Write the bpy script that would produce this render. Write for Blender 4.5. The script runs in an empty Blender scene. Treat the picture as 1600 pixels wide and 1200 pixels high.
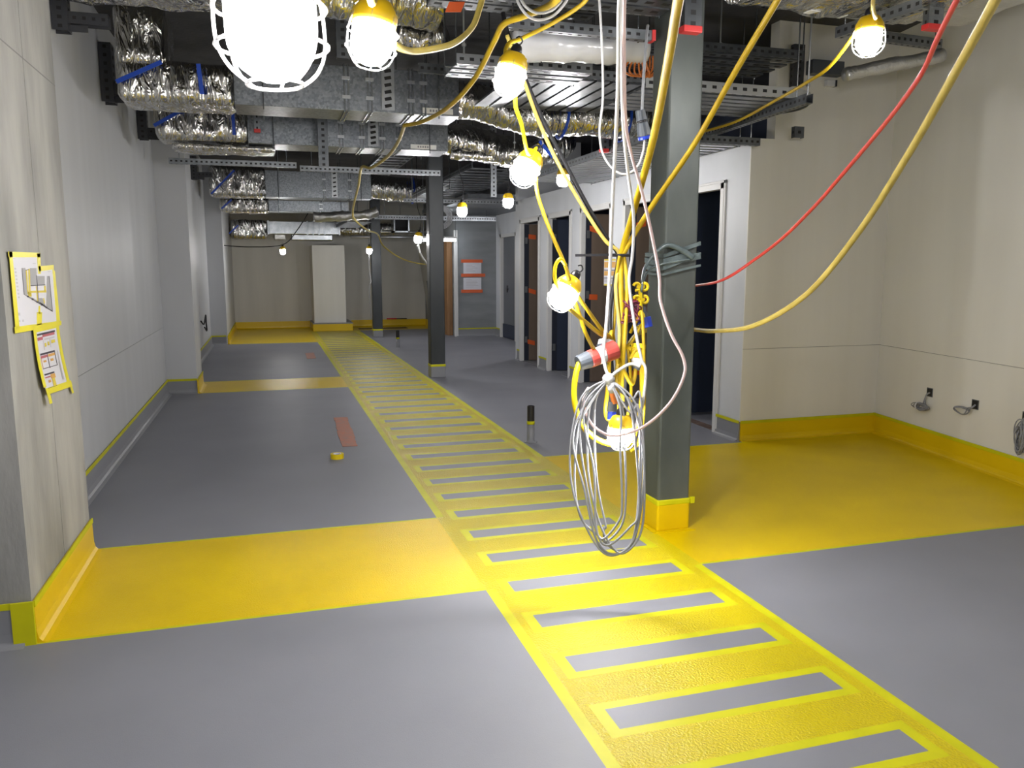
import bpy, math, random
from mathutils import Vector, Matrix, noise
random.seed(7)
S = bpy.context.scene
COL = S.collection
R = math.radians
# ------------------------------------------------------------------ camera
FPX, PITCH, YAW, EYE = 1246.7, R(8.31), R(16.9), Vector((0, 0, 1.5))
cam = bpy.data.objects.new('camera', bpy.data.cameras.new('camera'))
COL.objects.link(cam)
cam.location = EYE
cam.rotation_euler = (R(90) - PITCH, 0, -YAW)
cam.data.sensor_width = 36
cam.data.lens = FPX / 1600 * 36
cam.data.clip_start = 0.02
S.camera = cam
# ------------------------------------------------------------------ world, exposure
W = bpy.data.worlds.new('world'); S.world = W; W.use_nodes = True
W.node_tree.nodes['Background'].inputs[0].default_value = (0.8, 0.85, 1, 1)
W.node_tree.nodes['Background'].inputs[1].default_value = 0.02
S.view_settings.view_transform = 'Standard'
S.view_settings.look = 'None'
S.view_settings.gamma = 1
S.view_settings.exposure = 0.0
LAMP = 400.0            # radiance of a lamp globe
# ------------------------------------------------------------------ sight lines of the survey (pixel of the 1600x1200 frame -> place)
_F = Vector((math.sin(YAW) * math.cos(PITCH), math.cos(YAW) * math.cos(PITCH), -math.sin(PITCH)))
_R = Vector((math.cos(YAW), -math.sin(YAW), 0))
_U = _R.cross(_F)
def ray(x, y): return _F + _R * ((x - 800) / FPX) - _U * ((y - 600) / FPX)
def AZ(x, y, z): d = ray(x, y); return EYE + d * ((z - 1.5) / d.z)
def AX(x, y, X): d = ray(x, y); return EYE + d * (X / d.x)
def AY(x, y, Y): d = ray(x, y); return EYE + d * (Y / d.y)
def AD(x, y, D): return EYE + ray(x, y).normalized() * D
def AP(x, y, p, n): d = ray(x, y); return EYE + d * ((p - EYE).dot(n) / d.dot(n))
# ------------------------------------------------------------------ materials
def mat(name, col, rough=.5, metal=0., var=None, bump=None, bump2=None, emit=0, coat=0, alpha=None, stretch=(1, 1, 1), spec=.5):
    m = bpy.data.materials.new(name); m.use_nodes = True
    nt = m.node_tree; N = nt.nodes; L = nt.links
    b = N['Principled BSDF']
    b.inputs['Base Color'].default_value = (*col, 1)
    b.inputs['Roughness'].default_value = rough
    b.inputs['Metallic'].default_value = metal
    b.inputs['Specular IOR Level'].default_value = spec
    if coat: b.inputs['Coat Weight'].default_value = coat; b.inputs['Coat Roughness'].default_value = .12
    if emit:
        b.inputs['Emission Color'].default_value = (*col, 1); b.inputs['Emission Strength'].default_value = emit
    if alpha is not None: b.inputs['Alpha'].default_value = alpha
    if var or bump:
        tc = N.new('ShaderNodeTexCoord'); mp = N.new('ShaderNodeMapping'); mp.inputs['Scale'].default_value = stretch
        L.new(tc.outputs['Object'], mp.inputs['Vector'])
    if var:   # (second colour, scale, detail, lo, hi, kind)
        c2, sc, det, lo, hi = var[:5]; kind = var[5] if len(var) > 5 else 'noise'
        if kind == 'voronoi':
            t = N.new('ShaderNodeTexVoronoi'); t.inputs['Scale'].default_value = sc; out = t.outputs['Color']
        else:
            t = N.new('ShaderNodeTexNoise'); t.inputs['Scale'].default_value = sc; t.inputs['Detail'].default_value = det; out = t.outputs['Fac']
        L.new(mp.outputs[0], t.inputs['Vector'])
        r = N.new('ShaderNodeValToRGB')
        r.color_ramp.elements[0].position = lo; r.color_ramp.elements[1].position = hi
        r.color_ramp.elements[0].color = (*col, 1); r.color_ramp.elements[1].color = (*c2, 1)
        L.new(out, r.inputs[0]); L.new(r.outputs[0], b.inputs['Base Color'])
    last = None
    for bp in (bump, bump2):
        if not bp: continue
        t = N.new('ShaderNodeTexNoise'); t.inputs['Scale'].default_value = bp[0]; t.inputs['Detail'].default_value = bp[3] if len(bp) > 3 else 3
        if len(bp) > 4: t.inputs['Distortion'].default_value = bp[4]
        L.new(mp.outputs[0], t.inputs['Vector'])
        k = N.new('ShaderNodeBump'); k.inputs['Strength'].default_value = bp[1]; k.inputs['Distance'].default_value = bp[2]
        L.new(t.outputs['Fac'], k.inputs['Height'])
        if last: L.new(last.outputs[0], k.inputs['Normal'])
        L.new(k.outputs[0], b.inputs['Normal']); last = k
    return m
M = {}
M['grey_floor'] = mat('grey_floor', (.190, .194, .222), .50, 0, ((.215, .219, .248), 1.3, 5, .35, .7), (260, .25, .002), (60, .1, .002), spec=.35)
M['yellow_floor'] = mat('yellow_floor', (.68, .485, .001), .3, 0, ((.61, .43, .001), 2.1, 4, .35, .7), (150, .5, .004, 3), (35, .12, .003), spec=.17)
M['walk_yellow'] = mat('walk_yellow', (.56, .455, .002), .3, 0, ((.49, .395, .002), 3, 4, .35, .7), (110, .9, .006, 3), (30, .2, .004), spec=.3)
M['yellow_tape'] = mat('yellow_tape', (.54, .52, .004), .5, 0, ((.46, .45, .004), 6, 3, .4, .7), (90, .2, .001), spec=.25)
M['cove_yellow'] = mat('cove_yellow', (.66, .45, .002), .32, 0, None, (20, .15, .003), spec=.35)
M['cove_grey'] = mat('cove_grey', (.22, .225, .245), .38, 0, None, (40, .15, .002))
M['wall_white'] = mat('wall_white', (.50, .51, .53), .5, 0, ((.455, .465, .485), 1.6, 4, .3, .75), (30, .06, .002), stretch=(1, 3, .3))
M['wall_cream'] = mat('wall_cream', (.70, .69, .645), .55, 0, ((.65, .64, .595), 1.8, 4, .3, .75), (30, .06, .002), stretch=(3, 2, .25))
M['wall_far'] = mat('wall_far', (.56, .545, .50), .6, 0, ((.49, .48, .44), 1.4, 4, .3, .75), (30, .06, .002), stretch=(3, 2, .25))
M['wall_door'] = mat('wall_door', (.60, .62, .66), .5, 0, ((.53, .55, .59), 1.5, 5, .3, .75), (40, .05, .002), stretch=(1, 2, .6))
M['frame_white'] = mat('frame_white', (.60, .60, .60), .45)
M['concrete'] = mat('concrete', (.37, .365, .345), .7, 0, ((.17, .17, .165), 4.5, 10, .35, .8), (50, .45, .004), (6, .3, .01), stretch=(1, 1, .3))
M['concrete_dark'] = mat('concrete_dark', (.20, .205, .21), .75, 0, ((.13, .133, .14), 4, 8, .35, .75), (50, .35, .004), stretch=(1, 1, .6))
M['concrete_block'] = mat('concrete_block', (.25, .265, .28), .7, 0, ((.17, .18, .19), 3, 8, .3, .75), (50, .3, .004), stretch=(.4, .4, 1.6))
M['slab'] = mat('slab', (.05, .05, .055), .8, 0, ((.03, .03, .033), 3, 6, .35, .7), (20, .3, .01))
M['groove'] = mat('groove', (.2, .2, .195), .8)
M['column_steel'] = mat('column_steel', (.065, .075, .072), .45, .2, ((.115, .128, .12), 3.5, 9, .35, .75), (90, .1, .001), stretch=(1, 1, .4), spec=.35)
M['column_dark'] = mat('column_dark', (.030, .034, .038), .5, .1, ((.05, .055, .06), 3.5, 8, .35, .75), (90, .1, .001), stretch=(1, 1, .4), spec=.3)
M['galv'] = mat('galv', (.17, .185, .205), .34, .9, ((.30, .32, .345), 55, 0, .1, .9, 'voronoi'), (12, .12, .01))
M['galv_plain'] = mat('galv_plain', (.26, .28, .30), .26, .95, ((.38, .40, .42), 9, 4, .35, .7), (30, .08, .003))
M['galv_dark'] = mat('galv_dark', (.10, .11, .12), .4, .85, ((.17, .18, .195), 10, 4, .35, .7), (30, .08, .003))
M['foil'] = mat('foil', (.76, .75, .73), .16, 1., ((.58, .58, .56), 5, 3, .35, .7), (8, .9, .05, 3, 1.0), (3, .7, .08, 2, .5), stretch=(2.2, 1, .6))
M['foil_dull'] = mat('foil_dull', (.60, .60, .59), .42, .85, ((.5, .5, .48), 6, 3, .35, .7), (18, .6, .02, 4, .6), (6, .4, .03, 2, .5))
M['blue_tape'] = mat('blue_tape', (.01, .06, .42), .4)
M['orange_tape'] = mat('orange_tape', (.62, .10, .02), .5)
M['orange_floor'] = mat('orange_floor', (.42, .13, .07), .5, 0, ((.30, .15, .11), 18, 4, .4, .65))
M['red_cap'] = mat('red_cap', (.55, .03, .03), .45)
M['bracket_dark'] = mat('bracket_dark', (.045, .047, .055), .45, .3)
M['hole'] = mat('hole', (.008, .008, .009), .7)
M['strut'] = mat('strut', (.20, .215, .235), .36, .8, ((.30, .315, .335), 14, 3, .35, .7))
M['strut_bright'] = mat('strut_bright', (.52, .54, .56), .3, .9)
M['yellow_cable'] = mat('yellow_cable', (.42, .285, .008), .45, 0, ((.33, .22, .008), 9, 3, .4, .7), spec=.3)
M['yellow_pale'] = mat('yellow_pale', (.46, .36, .085), .5, 0, ((.38, .29, .06), 12, 3, .4, .7), spec=.35)
M['yellow_bright'] = mat('yellow_bright', (.70, .52, .006), .42, spec=.35)
M['black_cable'] = mat('black_cable', (.012, .012, .014), .55, spec=.25)
M['white_cable'] = mat('white_cable', (.55, .55, .56), .45, spec=.35)
M['grey_cable'] = mat('grey_cable', (.24, .245, .26), .45, spec=.3)
M['pink_cable'] = mat('pink_cable', (.56, .42, .42), .45, spec=.35)
M['red_cable'] = mat('red_cable', (.52, .045, .04), .42)
M['orange_cable'] = mat('orange_cable', (.55, .16, .03), .45)
M['maroon'] = mat('maroon', (.11, .012, .035), .35)
M['lamp_yellow'] = mat('lamp_yellow', (.78, .50, .01), .4)
M['globe'] = mat('globe', (1.0, .975, .96), .3, emit=LAMP)
M['tube'] = mat('tube', (.88, .94, 1.0), .3, emit=25)
M['cage_wire'] = mat('cage_wire', (.95, .95, .95), .25)
M['cage_wire'].node_tree.nodes['Principled BSDF'].inputs['Transmission Weight'].default_value = .9
M['plastic_white'] = mat('plastic_white', (.62, .63, .66), .25, 0, None, (7, .4, .01), coat=.3)
M['plastic_grey'] = mat('plastic_grey', (.065, .075, .09), .45, spec=.35)
M['plastic_blue'] = mat('plastic_blue', (.01, .04, .45), .35)
M['plastic_red'] = mat('plastic_red', (.38, .05, .04), .4)
M['plastic_black'] = mat('plastic_black', (.012, .012, .016), .32)
M['film'] = mat('film', (.13, .165, .17), .28, 0, ((.07, .095, .10), 14, 4, .35, .7), (30, .5, .006))
M['paper'] = mat('paper', (.62, .62, .68), .55)
M['paper_tape'] = mat('paper_tape', (.74, .66, .02), .4)
M['ink_grey'] = mat('ink_grey', (.22, .22, .24), .6)
M['ink_mid'] = mat('ink_mid', (.33, .33, .35), .6)
M['ink_dark'] = mat('ink_dark', (.035, .03, .045), .6)
M['ink_red'] = mat('ink_red', (.42, .11, .13), .6)
M['ink_orange'] = mat('ink_orange', (.62, .34, .08), .6)
M['ink_light'] = mat('ink_light', (.48, .47, .50), .6)
M['ink_yellow'] = mat('ink_yellow', (.65, .52, .05), .6)
M['leaf_brown'] = mat('leaf_brown', (.17, .125, .095), .55, 0, ((.13, .095, .07), 2, 4, .3, .7), stretch=(4, 4, .4))
M['navy'] = mat('navy', (.012, .016, .03), .5)
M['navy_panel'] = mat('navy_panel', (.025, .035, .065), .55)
M['door_grey'] = mat('door_grey', (.13, .14, .16), .5)
M['timber'] = mat('timber', (.30, .16, .07), .6, 0, ((.22, .11, .045), 3, 4, .35, .7), stretch=(6, 6, .6))
M['board'] = mat('board', (.33, .32, .28), .6)
M['rubble'] = mat('rubble', (.07, .045, .035), .8, 0, ((.14, .09, .07), 14, 5, .4, .65), (30, .6, .01))
M['label'] = mat('label', (.70, .70, .68), .5)
# ------------------------------------------------------------------ mesh builder
class MB:
    def __init__(s): s.v = []; s.f = []; s.m = []; s.ms = []
    def mi(s, m):
        if m not in s.ms: s.ms.append(m)
        return s.ms.index(m)
    def face(s, pts, m):
        b = len(s.v); s.v += [Vector(p) for p in pts]; s.f.append(tuple(range(b, b + len(pts)))); s.m.append(s.mi(m)); return s
    def raw(s, vs, fs, m):
        b = len(s.v); s.v += [Vector(p) for p in vs]; k = s.mi(m)
        for f in fs: s.f.append(tuple(b + i for i in f)); s.m.append(k)
        return s
    def box(s, lo, hi, m):
        x0, y0, z0 = lo; x1, y1, z1 = hi
        return s.raw([(x0, y0, z0), (x1, y0, z0), (x1, y1, z0), (x0, y1, z0), (x0, y0, z1), (x1, y0, z1), (x1, y1, z1), (x0, y1, z1)],
                     [(0, 3, 2, 1), (4, 5, 6, 7), (0, 1, 5, 4), (1, 2, 6, 5), (2, 3, 7, 6), (3, 0, 4, 7)], m)
    def obox(s, c, ax, ay, az, m):
        c = Vector(c); ax, ay, az = Vector(ax), Vector(ay), Vector(az)
        vs = [c + i * ax + j * ay + k * az for k in (-1, 1) for j, i in ((-1, -1), (-1, 1), (1, 1), (1, -1))]
        return s.raw(vs, [(0, 3, 2, 1), (4, 5, 6, 7), (0, 1, 5, 4), (1, 2, 6, 5), (2, 3, 7, 6), (3, 0, 4, 7)], m)
    def bar(s, p0, p1, w, h, m, up=(0, 0, 1)):
        p0, p1 = Vector(p0), Vector(p1); d = (p1 - p0); u = Vector(up)
        if abs(d.normalized().dot(u)) > .98: u = Vector((0, 1, 0))
        side = d.cross(u).normalized(); u2 = side.cross(d).normalized()
        return s.obox((p0 + p1) / 2, d / 2, side * w / 2, u2 * h / 2, m)
    def prism(s, poly, z0, z1, m):
        n = len(poly); vs = [(x, y, z0) for x, y in poly] + [(x, y, z1) for x, y in poly]
        return s.raw(vs, [tuple(range(n))[::-1], tuple(range(n, 2 * n))] + [(i, (i + 1) % n, n + (i + 1) % n, n + i) for i in range(n)], m)
    def tube(s, pts, r, m, n=8, closed=False, caps=True):
        pts = [Vector(p) for p in pts]; N = len(pts); rf = r if callable(r) else (lambda t: r)
        vs = []; prev = None
        for i, p in enumerate(pts):
            a = pts[(i - 1) % N] if (closed or i) else p; b = pts[(i + 1) % N] if (closed or i < N - 1) else p
            t = (b - a).normalized() if (b - a).length > 1e-9 else Vector((0, 0, 1))
            if prev is None:
                u = Vector((0, 0, 1)) if abs(t.z) < .9 else Vector((1, 0, 0)); x = t.cross(u).normalized()
            else:
                x = (prev - t * prev.dot(t));  x = x.normalized() if x.length > 1e-6 else t.orthogonal().normalized()
            prev = x; y = t.cross(x); rr = rf(i / max(1, N - 1))
            for k in range(n):
                q = 2 * math.pi * k / n; vs.append(p + (x * math.cos(q) + y * math.sin(q)) * rr)
        fs = []
        for i in range(N if closed else N - 1):
            j = (i + 1) % N
            for k in range(n): fs.append((i * n + k, i * n + (k + 1) % n, j * n + (k + 1) % n, j * n + k))
        if caps and not closed: fs += [tuple(range(n))[::-1], tuple(range((N - 1) * n, N * n))]
        return s.raw(vs, fs, m)
    def lathe(s, prof, at, m, axis=(0, 0, 1), n=20):     # prof: (radius, height)
        at = Vector(at); a = Vector(axis).normalized(); x = a.orthogonal().normalized(); y = a.cross(x); vs = []
        for r, h in prof:
            for k in range(n):
                q = 2 * math.pi * k / n; vs.append(at + a * h + (x * math.cos(q) + y * math.sin(q)) * r)
        P = len(prof)
        fs = [(i * n + k, i * n + (k + 1) % n, (i + 1) * n + (k + 1) % n, (i + 1) * n + k) for i in range(P - 1) for k in range(n)]
        if prof[0][0] > 1e-5: fs.append(tuple(range(n))[::-1])
        if prof[-1][0] > 1e-5: fs.append(tuple(range((P - 1) * n, P * n)))
        return s.raw(vs, fs, m)
    def build(s, name, parent=None, smooth=False, bevel=0, origin=None):
        o0 = Vector(origin) if origin is not None else (parent['_o'] and Vector(parent['_o']) if parent is not None and '_o' in parent else None)
        if o0 is None:
            o0 = Vector(((min(v.x for v in s.v) + max(v.x for v in s.v)) / 2, (min(v.y for v in s.v) + max(v.y for v in s.v)) / 2, min(v.z for v in s.v)))
        me = bpy.data.meshes.new(name)
        me.from_pydata([v - o0 for v in s.v], [], s.f)
        for k in s.ms: me.materials.append(M[k])
        me.polygons.foreach_set('material_index', s.m)
        if smooth: me.polygons.foreach_set('use_smooth', [True] * len(s.f))
        me.update()
        o = bpy.data.objects.new(name, me); COL.objects.link(o)
        if parent is not None:
            o.parent = parent; po = Vector(parent['_o']); o.location = o0 - po
        else: o.location = o0
        o['_o'] = tuple(o0)
        if bevel:
            b = o.modifiers.new('bevel', 'BEVEL'); b.width = bevel; b.segments = 2; b.limit_method = 'ANGLE'
        return o
def tag(o, label, cat, group=None):
    o['label'] = label; o['category'] = cat
    if group: o['group'] = group
    return o
def thing(name, label, cat, at=(0, 0, 0), group=None):
    o = bpy.data.objects.new(name, None); COL.objects.link(o); o.empty_display_size = .1
    o.location = at; o['_o'] = tuple(at); return tag(o, label, cat, group)
def struct(o): o['kind'] = 'structure'; return o
def dup(root, loc, rot=None, label=None, group=None):
    r = root.copy(); COL.objects.link(r); r.location = loc
    if rot is not None: r.rotation_mode = 'QUATERNION'; r.rotation_quaternion = rot
    if label: r['label'] = label
    if group: r['group'] = group
    for ch in list(root.children):
        c = ch.copy(); COL.objects.link(c); c.parent = r
        for g in list(ch.children):
            d = g.copy(); COL.objects.link(d); d.parent = c
    return r
def spline(P, n=10):
    P = [Vector(p) for p in P]; out = []
    for i in range(len(P) - 1):
        a = P[max(i - 1, 0)]; b = P[i]; c = P[i + 1]; d = P[min(i + 2, len(P) - 1)]
        for k in range(n):
            t = k / n
            out.append(.5 * ((2 * b) + (c - a) * t + (2 * a - 5 * b + 4 * c - d) * t * t + (3 * b - a - 3 * c + d) * t ** 3))
    out.append(P[-1]); return out
def foil_box(mb, lo, hi, m='foil', r=.06, seg=.05, amp=.014, f=7, seed=0):
    lo, hi = Vector(lo), Vector(hi); idx = {}; vs = []; fs = []
    ns = [max(2, int(round((hi[i] - lo[i]) / seg))) for i in range(3)]
    def vid(i, j, k):
        key = (i, j, k)
        if key not in idx:
            p = Vector((lo.x + (hi.x - lo.x) * i / ns[0], lo.y + (hi.y - lo.y) * j / ns[1], lo.z + (hi.z - lo.z) * k / ns[2]))
            q = Vector([min(max(p[a], lo[a] + min(r, (hi[a] - lo[a]) / 2)), hi[a] - min(r, (hi[a] - lo[a]) / 2)) for a in range(3)])
            d = p - q
            if d.length > 1e-6: p = q + d.normalized() * min(r, d.length); nd = d.normalized()
            else: nd = Vector((0, 0, 0))
            c = (lo + hi) / 2; nd = (p - c); nd = Vector([nd[a] / max(1e-3, hi[a] - lo[a]) for a in range(3)]).normalized()
            s0 = noise.noise(p * f + Vector((seed, 0, 0))) + .6 * abs(noise.noise(Vector((p.x * f * 3.2, p.y * f, p.z * f * 1.1 + seed))))
            vs.append(p + nd * amp * s0); idx[key] = len(vs) - 1
        return idx[key]
    for a in range(3):
        b, c = (a + 1) % 3, (a + 2) % 3
        for side in (0, ns[a]):
            for i in range(ns[b]):
                for j in range(ns[c]):
                    q = []
                    for di, dj in ((0, 0), (1, 0), (1, 1), (0, 1)):
                        k = [0, 0, 0]; k[a] = side; k[b] = i + di; k[c] = j + dj; q.append(vid(*k))
                    fs.append(tuple(q if side else q[::-1]))
    return mb.raw(vs, fs, m)
def foil_tube(mb, pts, r, m='foil', n=22, amp=.016, seed=0, sub=14):
    P = spline(pts, sub); b = len(mb.v)
    mb.tube(P, r, m, n)
    for i in range(b, len(mb.v)):
        v = mb.v[i]; c = P[min((i - b) // n, len(P) - 1)]; d = (v - c)
        if d.length > 1e-6:
            mb.v[i] = v + d.normalized() * amp * (noise.noise(v * 9 + Vector((seed, 0, 0))) + .8 * abs(noise.noise(Vector((v.x * 32, v.y * 6, v.z * 5 + seed)))) - .3)
    return mb
def strut(mb, p0, p1, w=.041, d=.041, m='strut', holes=True, up=(0, 0, 1), face=None, step=.05):
    """U channel; face = direction the slotted web looks"""
    p0, p1 = Vector(p0), Vector(p1); t = (p1 - p0).normalized(); f = Vector(face if face is not None else up); f = (f - t * f.dot(t)).normalized(); s = t.cross(f)
    L = (p1 - p0).length; c = (p0 + p1) / 2; th = .003
    mb.obox(c + f * (d / 2 - th / 2), t * L / 2, s * w / 2, f * th / 2, m)
    for k in (-1, 1): mb.obox(c + s * k * (w / 2 - th / 2) - f * th / 2, t * L / 2, s * th / 2, f * (d - th) / 2, m)
    if holes:
        n = int(L / step)
        for i in range(n):
            q = p0 + t * (L / n * (i + .5))
            mb.obox(q + f * (d / 2), t * step * .22, s * w * .15, f * .0006, 'hole')
            for k in (-1, 1): mb.obox(q + s * k * (w / 2), t * step * .2, s * .0006, f * d * .14, 'hole')
    return mb

# ================================================================== THE SETTING
ZC = 3.5
def floor_mat(x, y):
    T = .045
    if .92 < x < 2.06 and y < 19.45:
        if 1.0 < x < 1.967:
            k = round((y - 2.283) / .391); dy = abs(y - (2.283 + .391 * k))
            if dy < .062 and 1.045 < x < 1.922: return 'grey_floor'
            if dy < .062 + .04: return 'yellow_tape'
        if x < .92 + T and not (3.45 < y < 4.6 or 10.17 < y < 11.2 or y > 16.6): return 'yellow_tape'
        if x > 2.06 - T and not (3.45 < y < 5.9): return 'yellow_tape'
        return 'walk_yellow'
    if x < .92:
        for a, b in ((3.45, 4.6), (10.17, 11.2), (16.6, 99)):
            if a < y < b:
                if y < a + .02 or (y > b - .02): return 'yellow_tape'
                return 'yellow_floor'
        return 'grey_floor'
    if x > 2.06 and 3.45 < y < 5.9:
        return 'yellow_tape' if (y < 3.47 or y > 5.88) else 'yellow_floor'
    if y > 19.45 and x < 3.9: return 'yellow_floor'
    return 'grey_floor'
fb = MB()
xs = [-3, -1.3, -1, -.5, 0, .5, .92, .965, 1.0, 1.045, 1.5, 1.922, 1.967, 2.015, 2.06, 2.6, 3.2, 3.9, 4.6, 5.2, 6.2]
ys = {-4.2, 3.45, 3.47, 4.58, 4.6, 5.88, 5.9, 10.17, 10.19, 11.18, 11.2, 16.6, 16.62, 19.45, 20.9}
for k in range(-17, 45):
    c = 2.283 + .391 * k
    for d in (-.102, -.062, .062, .102):
        if -4.2 < c + d < 19.45: ys.add(round(c + d, 4))
ys = sorted(ys)
idx = {}; vs = []; 
for j, y in enumerate(ys):
    for i, x in enumerate(xs): vs.append(Vector((x, y, 0)))
fb.v = vs
for j in range(len(ys) - 1):
    for i in range(len(xs) - 1):
        a = j * len(xs) + i
        fb.f.append((a, a + 1, a + 1 + len(xs), a + len(xs))); fb.m.append(fb.mi(floor_mat((xs[i] + xs[i + 1]) / 2, (ys[j] + ys[j + 1]) / 2)))
fb.box((-3, -4.2, -.15), (6.2, 20.9, -.02), 'grey_floor')
struct(fb.build('floor', origin=(0, 0, 0)))
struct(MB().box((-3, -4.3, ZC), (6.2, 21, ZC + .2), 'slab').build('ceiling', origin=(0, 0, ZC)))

def wall(name, poly, m, z0=0, z1=ZC): return struct(MB().prism(poly, z0, z1, m).build(name))
# left side
lw = MB()
def grooved(mb, lo, hi, zg, m, ax):
    """wall leaf of two sheets with an open joint at zg"""
    mb.box(lo, (hi[0], hi[1], zg - .002), m); mb.box((lo[0], lo[1], zg + .002), hi, m)
    q = list(hi); q[ax] -= .004; mb.box((lo[0], lo[1], zg - .002), (q[0], q[1], zg + .002), 'groove')
grooved(lw, (-1.5, 4.575, 0), (-1.2, 10.2, ZC), .80, 'wall_white', 0)
struct(lw.build('wall_left'))
for nm, lo, hi in (('wall_left_pier', (-1.5, 10.2, 0), (-.86, 10.9, ZC)), ('wall_left_alcove', (-1.5, 10.9, 0), (-1.1, 16.6, ZC)), ('wall_left_end', (-1.5, 16.6, 0), (-.8, 20.7, ZC))): struct(MB().box(lo, hi, 'wall_white').build(nm))
wall('wall_left_near', [(-3, -4.2), (-2.9, -4.2), (-2.9, 3.5), (-3, 3.5)], 'concrete_dark')
wall('wall_rear', [(-3, -4.3), (6.2, -4.3), (6.2, -4.2), (-3, -4.2)], 'wall_white')
wall('wall_far', [(-1.4, 20.7), (6.2, 20.7), (6.2, 20.9), (-1.4, 20.9)], 'wall_far')
# right side: slanted wall of the recess and the wall behind it
A0 = Vector((5.30, 5.95)); dW = Vector((-.1683, -.9857)); nW = Vector((-.9857, .1683, 0))
B0 = A0 + dW * 10.4
def slab_wall(mb, z0, z1, m, t0=0, t1=.15):
    n = Vector((nW.x, nW.y))
    mb.prism([tuple(A0 - n * t0), tuple(B0 - n * t0), tuple(B0 - n * t1), tuple(A0 - n * t1)][::-1], z0, z1, m)
rw = MB(); slab_wall(rw, 0, .803, 'wall_cream'); slab_wall(rw, .803, .807, 'groove', .004); slab_wall(rw, .807, ZC, 'wall_cream')
struct(rw.build('wall_right'))
rb = MB()
rb.box((4.0, 5.95, 0), (5.45, 6.07, .803), 'wall_cream'); rb.box((4.0, 5.95, .807), (4.1, 6.07, 2.56), 'wall_cream'); rb.box((4.1, 5.95, .807), (5.45, 6.07, ZC), 'wall_cream'); rb.box((4.0, 5.954, .803), (5.45, 6.06, .807), 'groove')
rb.box((3.88, 5.95, 0), (4.0, 5.96, .803), 'wall_cream'); rb.box((3.88, 5.95, .807), (4.0, 5.96, 2.56), 'wall_cream'); rb.box((3.884, 5.954, .803), (4.0, 5.96, .807), 'groove')
struct(rb.build('wall_recess'))
# wall with the row of doors
DOORS = [(11.34, 12.30), (10.05, 10.98), (8.74, 9.72), (7.43, 8.41), (6.32, 7.22)]
HEAD = 2.24
dw = MB(); edges = [5.96]
for a, b in reversed(DOORS): edges += [a, b]
edges.append(12.45)
for i in range(0, len(edges), 2): dw.box((3.88, edges[i], 0), (4.0, edges[i + 1], 2.56), 'wall_door')
for a, b in DOORS: dw.box((3.88, a, HEAD), (4.0, b, 2.56), 'wall_door')
struct(dw.build('wall_door_side'))
# cells behind the doors, and the lobby beyond
cb = MB()
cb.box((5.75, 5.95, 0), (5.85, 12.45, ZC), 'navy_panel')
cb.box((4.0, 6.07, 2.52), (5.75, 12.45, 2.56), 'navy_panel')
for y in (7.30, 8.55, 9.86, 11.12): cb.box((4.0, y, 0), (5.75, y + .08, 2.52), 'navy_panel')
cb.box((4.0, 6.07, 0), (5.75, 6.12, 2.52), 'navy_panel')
struct(cb.build('wall_cells'))
wall('wall_lobby_end', [(3.88, 12.45), (4.95, 12.45), (4.95, 12.57), (3.88, 12.57)], 'wall_door')
lb = MB()
for a, b in ((12.57, 15.55), (16.72, 20.7)): lb.box((4.83, a, 0), (4.95, b, ZC), 'wall_door')
lb.box((4.83, 15.55, 2.2), (4.95, 16.72, ZC), 'wall_door')
struct(lb.build('wall_lobby'))
kb = MB().box((3.92, 17.1, 0), (4.83, 20.7, ZC), 'concrete_block')
struct(kb.build('wall_block'))
struct(MB().box((3.88, 17.07, .0), (3.96, 17.12, 2.3), 'frame_white').build('trim_1', bevel=.004))
# coves (upstands) with a strip of yellow tape along the top
def cove(name, segs, m, tape=True):
    """segs: ((x,y) start, (x,y) end) with the wall on the left of the walk"""
    mb = MB()
    for a, b in segs:
        a, b = Vector((*a, 0)), Vector((*b, 0)); t = (b - a); L = t.length; t.normalize(); n = Vector((t.y, -t.x, 0))
        prof = [(0, 0), (.055, 0), (.032, .008), (.02, .02), (.014, .05), (.012, .17), (0, .172)]
        vs = []
        for e in (a, b): vs += [e + n * d + Vector((0, 0, h)) for d, h in prof]
        k = len(prof)
        mb.raw(vs, [(i, (i + 1) % k, k + (i + 1) % k, k + i) for i in range(k)] + [tuple(range(k))[::-1], tuple(range(k, 2 * k))], m)
        if tape: mb.obox((a + b) / 2 + n * .0135 + Vector((0, 0, .168)), t * L / 2, n * .003, Vector((0, 0, .013)), 'yellow_tape')
    return struct(mb.build(name))
cove('baseboard_left', [((-1.2, 10.2), (-1.2, 4.6))][::1] and [((-1.2, 4.6), (-1.2, 10.2)), ((-1.2, 10.2), (-.86, 10.2)), ((-1.1, 10.9), (-1.1, 16.6)), ((-1.1, 16.6), (-.82, 16.6))], 'cove_grey')
cove('baseboard_left_yellow', [((-.86, 10.17), (-.86, 10.93)), ((-.8, 16.6), (-.8, 20.7))], 'cove_yellow')
cove('baseboard_back', [((-.8, 20.7), (.98, 20.7)), ((2.0, 20.7), (3.92, 20.7))], 'cove_yellow', False)
cove('baseboard_block_side', [((3.92, 20.7), (3.92, 19.45))], 'cove_yellow', False)
cove('baseboard_block', [((3.92, 17.1), (4.83, 17.1))], 'cove_grey')
cove('baseboard_lobby', [((4.83, 17.1), (4.83, 16.78)), ((4.83, 15.5), (4.83, 12.6))], 'cove_grey')
gaps = [12.45] + [v for a, b in DOORS for v in (b, a)] + [5.95]
cove('baseboard_doors', [((3.88, gaps[i] - .0), (3.88, gaps[i + 1] + .0)) for i in range(0, len(gaps), 2)], 'cove_grey')
cove('baseboard_recess', [((3.88, 5.95), (5.30, 5.95))], 'cove_yellow')
cove('baseboard_right', [(tuple(A0), tuple(A0 + dW * 2.55))], 'cove_yellow')
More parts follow.
